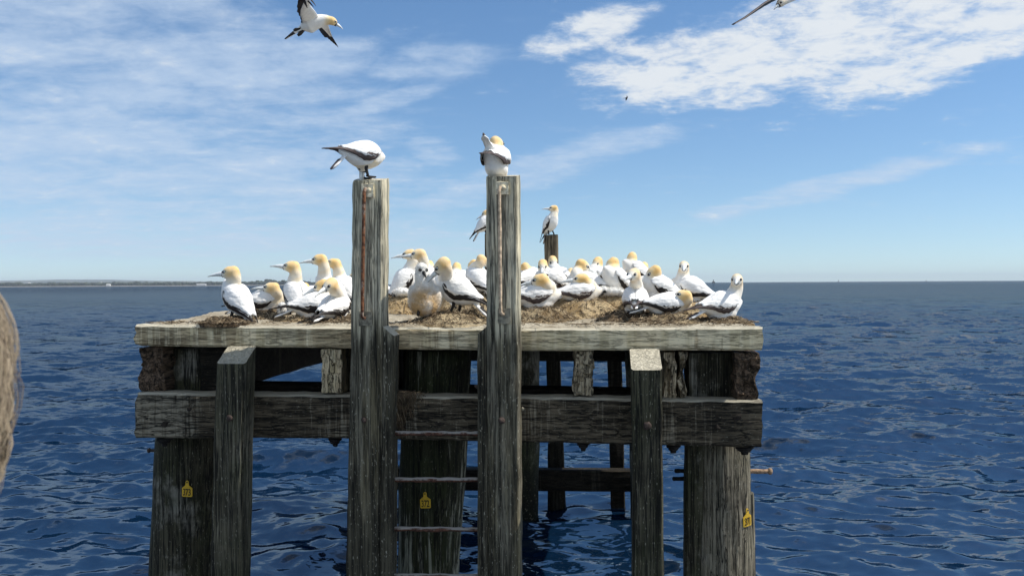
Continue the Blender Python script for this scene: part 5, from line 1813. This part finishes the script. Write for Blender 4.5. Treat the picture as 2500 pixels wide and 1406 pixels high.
def person():
    Hc = at(-553, 1010, 0.48)
    fz = Hc.z - 1.60
    root = empty('person', Vector((Hc.x, Hc.y, fz)))
    tag(root, 'person with wavy brown blond hair, navy jacket, just inside the picture edge', 'person')
    root.rotation_euler = (0, 0, R(118))            # faces ahead and to the shore side; local +x is forward
    h = 1.60
    # local frame: x forward, y left, z up
    parts = [ellipsoid(Vector((0.0, 0, h)), X3 * 0.098, Y3 * 0.078, Z3 * 0.118, 20, 14), ellipsoid(Vector((0.035, 0, h - 0.065)), X3 * 0.062, Y3 * 0.055, Z3 * 0.06, 14, 10),
             ellipsoid(Vector((0.102, 0, h - 0.012)), X3 * 0.018, Y3 * 0.013, Z3 * 0.026, 10, 8), tube([Vector((-0.01, 0, h - 0.06)), Vector((-0.02, 0, h - 0.16)), Vector((-0.025, 0, h - 0.25))], [0.052, 0.054, 0.075], 14, Y3)]
    for sg in (-1, 1):
        parts.append(ellipsoid(Vector((0.0, sg * 0.082, h - 0.01)), X3 * 0.018, Y3 * 0.010, Z3 * 0.032, 10, 8))
        sh, el, wr = Vector((-0.03, sg * 0.185, h - 0.27)), Vector((-0.05, sg * 0.235, h - 0.55)), Vector((0.04, sg * 0.235, h - 0.79))
        parts.append(tube([sh, (sh + el) / 2, el, (el + wr) / 2, wr], [0.050, 0.045, 0.038, 0.036, 0.026], 12, Y3))
        parts.append(ellipsoid(wr + Vector((0.012, 0, -0.045)), X3 * 0.036, Y3 * 0.016, Z3 * 0.048, 12, 9))
        for k in range(4):
            b = wr + Vector((-0.012 + 0.017 * k, 0, -0.082 + 0.004 * abs(k - 1.5)))
            ln = (0.055, 0.068, 0.074, 0.066)[k]
            parts.append(tube([b, b + Vector((0.006, -sg * 0.008, -ln * 0.5)), b + Vector((0.012, -sg * 0.026, -ln * 0.9))], [0.0095, 0.0088, 0.0072], 8, Y3))
        b = wr + Vector((0.040, -sg * 0.006, -0.035))
        parts.append(tube([b, b + Vector((0.022, -sg * 0.008, -0.022)), b + Vector((0.028, -sg * 0.016, -0.052))], [0.012, 0.011, 0.008], 8, Y3))
    parts.append(tube([Vector((-0.025, 0, h - 0.22)), Vector((-0.03, 0, h - 0.5)), Vector((-0.02, 0, h - 0.75))], [(0.14, 0.10), (0.13, 0.10), (0.14, 0.10)], 16, X3))
    for sg in (-1, 1):
        hip, kn, an = Vector((-0.02, sg * 0.09, h - 0.72)), Vector((0.0, sg * 0.10, h - 1.12)), Vector((-0.03, sg * 0.10, 0.07))
        parts.append(tube([hip, (hip + kn) / 2, kn, (kn + an) / 2, an], [0.082, 0.075, 0.055, 0.050, 0.036], 12, Y3))
    v, f = join(parts)
    obj('body', remeshed('body', v, f, 0.007, 4, 0.5), root, M['skin'])
    jk = [tube([Vector((-0.022, 0, h - 0.17)), Vector((-0.028, 0, h - 0.24)), Vector((-0.03, 0, h - 0.32)), Vector((-0.03, 0, h - 0.55)), Vector((-0.02, 0, h - 0.80))], [(0.075, 0.075), (0.19, 0.105), (0.20, 0.122), (0.165, 0.12), (0.185, 0.13)], 20, X3)]
    for sg in (-1, 1):
        sh, el, wr = Vector((-0.03, sg * 0.175, h - 0.27)), Vector((-0.05, sg * 0.235, h - 0.55)), Vector((0.03, sg * 0.235, h - 0.77))
        jk.append(tube([sh, (sh + el) / 2, el, (el + wr) / 2, wr], [0.066, 0.060, 0.054, 0.050, 0.044], 12, Y3))
    v, f = join(jk)
    obj('jacket', remeshed('jacket', v, f, 0.009, 4, 0.5), root, M['jacket'])
    tr = [tube([Vector((-0.02, 0, h - 0.70)), Vector((-0.02, 0, h - 0.84))], [(0.165, 0.115), (0.17, 0.12)], 18, X3)]
    for sg in (-1, 1):
        hip, kn, an = Vector((-0.02, sg * 0.09, h - 0.74)), Vector((0.0, sg * 0.10, h - 1.12)), Vector((-0.03, sg * 0.10, 0.09))
        tr.append(tube([hip, (hip + kn) / 2, kn, (kn + an) / 2, an], [0.096, 0.088, 0.072, 0.066, 0.062], 14, Y3))
        v, f = join([ellipsoid(Vector((0.03, sg * 0.10, 0.045)), X3 * 0.135, Y3 * 0.05, Z3 * 0.043, 14, 9)])
        obj('shoe', mesh('shoe', v, f), root, M['shoe'])
    v, f = join(tr)
    obj('trousers', remeshed('trousers', v, f, 0.009, 4, 0.5), root, M['trousers'])
    for sg in (-1, 1):
        v, f = ellipsoid(Vector((0.082, sg * 0.032, h + 0.008)), X3 * 0.013, Y3 * 0.014, Z3 * 0.010, 10, 7)
        obj('eye', mesh('eye', v, f), root, M['house'])
    v, f = tube([Vector((0.088, -0.024, h - 0.066)), Vector((0.098, 0, h - 0.064)), Vector((0.088, 0.024, h - 0.066))], [0.004, 0.007, 0.004], 8)
    obj('mouth', mesh('mouth', v, f), root, plain('lips', (0.42, 0.18, 0.15), 0.5, 0.1))
    # hair: a cap with long wavy locks to the shoulders
    r3 = random.Random(21)
    cap = ellipsoid(Vector((-0.020, 0, h + 0.012)), X3 * 0.116, Y3 * 0.104, Z3 * 0.126, 24, 16)
    V, F, tone = list(cap[0]), list(cap[1]), [0.25] * len(cap[0])
    keep = [fc for fc in F if not all(V[i].x > 0.045 and V[i].z < h + 0.055 for i in fc)]
    F = keep
    for lk in range(420):
        a = r3.uniform(R(58), R(302))
        el = r3.uniform(-0.1, 1.25)
        n_ = Vector((math.cos(el) * math.cos(a), math.cos(el) * math.sin(a), math.sin(el)))
        p0 = Vector((-0.020 + n_.x * 0.114, n_.y * 0.103, h + 0.012 + n_.z * 0.125))
        hz_ = Vector((math.cos(a), math.sin(a), 0))
        ln = r3.uniform(0.06, 0.12) + 0.06 * max(0, math.sin(el))
        wv, ph = r3.uniform(0.002, 0.005), r3.uniform(0, 6.28)
        tn_ = max(0.0, min(1.0, r3.gauss(0.5, 0.25)))
        pl = Vector(p0)
        lock = []
        vel = (hz_ * 0.12 * max(0, math.sin(el)) + n_ * 0.22 + Vector((0, 0, -0.5))).normalized()
        for k in range(13):
            u = k / 12
            lock.append(pl + hz_ * (wv * math.sin(ph + u * 11)) + Vector((-hz_.y, hz_.x, 0)) * (wv * math.cos(ph * 1.7 + u * 9)))
            vel = (vel * 0.62 + Vector((0, 0, -1)) * 0.38).normalized() if k < 7 else (Vector((0, 0, -1)) * 0.8 - hz_ * (0.12 * (k - 6))).normalized()
            pl = pl + vel * (ln / 12)
            rd = math.hypot((pl.x + 0.020) / 1.12, pl.y)
            lim = 0.108 if pl.z > h - 0.03 else 0.108 - (h - 0.03 - pl.z) * 0.35
            if rd < lim and k < 7:
                pl = Vector((-0.020 + (pl.x + 0.020) * lim / max(rd, 1e-4), pl.y * lim / max(rd, 1e-4), pl.z))
        fit = []
        for q in lock:                       # locks lie on a rounded head of hair
            zc = (q.z - (h + 0.012)) / (0.131 if q.z > h + 0.012 else 0.150)
            rl = 0.1175 * math.sqrt(max(0.04, 1 - zc * zc)) + r3.uniform(-0.0015, 0.0015)
            k_ = min(1.0, rl / max(1e-4, math.hypot((q.x + 0.02) / 1.10, q.y)))
            fit.append(Vector(((q.x + 0.02) * k_ - 0.02, q.y * k_, q.z)))
        lock = fit
        for st in range(11):
            ox, oy = r3.gauss(0, 0.0028), r3.gauss(0, 0.0028)
            tn2 = max(0, min(1, tn_ + r3.gauss(0, 0.14)))
            wid = r3.uniform(0.0003, 0.0007)
            b = len(V)
            fr_ = r3.uniform(-0.003, 0.003)
            for k, q in enumerate(lock):
                u = k / 12
                c_ = q + Vector((ox, oy, 0)) * (0.4 + 0.8 * u) + hz_ * (fr_ * u)
                wdt = wid * (1 - 0.5 * u)
                sd_ = Vector((-hz_.y, hz_.x, 0)) * wdt
                V += [c_ - sd_, c_ + sd_, c_ + hz_ * wdt * 1.4]
                tone += [tn2] * 3
            for k in range(12):
                for e in range(3):
                    e2 = (e + 1) % 3
                    F.append((b + k * 3 + e, b + k * 3 + e2, b + (k + 1) * 3 + e2, b + (k + 1) * 3 + e))
    me = mesh('hair', V, F)
    fattr(me, 'tone', tone)
    obj('hair', me, root, M['hair'])
    # the boat deck both passengers stand on
    dk = empty('boat_deck', Vector((Hc.x + 0.3, Hc.y - 0.7, fz)))
    tag(dk, 'white painted boat deck under the passenger', 'boat', None)
    V = [Vector((sx * 1.5, sy * 1.25, z)) for z in (-0.10, -0.002) for sx, sy in ((-1, -1), (1, -1), (1, 1), (-1, 1))]
    F = [(0, 3, 2, 1), (4, 5, 6, 7), (0, 1, 5, 4), (1, 2, 6, 5), (2, 3, 7, 6), (3, 0, 4, 7)]
    obj('deck_slab', mesh('deck_slab', V, F, False), dk, M['boat'])
    V = [Vector((sx * (1.5 if z > -0.5 else 1.1), sy * (1.24 if z > -0.5 else 0.9), z)) for z in (-1.1, -0.102) for sx, sy in ((-1, -1), (1, -1), (1, 1), (-1, 1))]
    obj('hull', mesh('hull', V, F, False), dk, M['boat'])


person()
# ------------------------------------------------------------------ haze: the humid air over the bay
HAZE_DENS = 0.7e-4


def build_haze():
    m, t = new_mat('haze')
    pv = t.n('ShaderNodeVolumePrincipled')
    pv.inputs['Color'].default_value = (0.80, 0.89, 0.98, 1)
    pv.inputs['Density'].default_value = HAZE_DENS
    pv.inputs['Density Attribute'].default_value = ''
    pv.inputs['Anisotropy'].default_value = 0.0
    t.n('ShaderNodeOutputMaterial', inp={'Volume': pv.outputs[0]})
    x, z0, z1 = 16000.0, -2.0, 130.0
    V = [(sx * x, sy * x, z) for z in (z0, z1) for sx, sy in ((-1, -1), (1, -1), (1, 1), (-1, 1))]
    F = [(0, 3, 2, 1), (4, 5, 6, 7), (0, 1, 5, 4), (1, 2, 6, 5), (2, 3, 7, 6), (3, 0, 4, 7)]
    return tag(obj('haze', mesh('haze', V, F, False), None, m), 'thin blue grey haze over the sea and far shore', None, None, 'stuff')


build_haze()
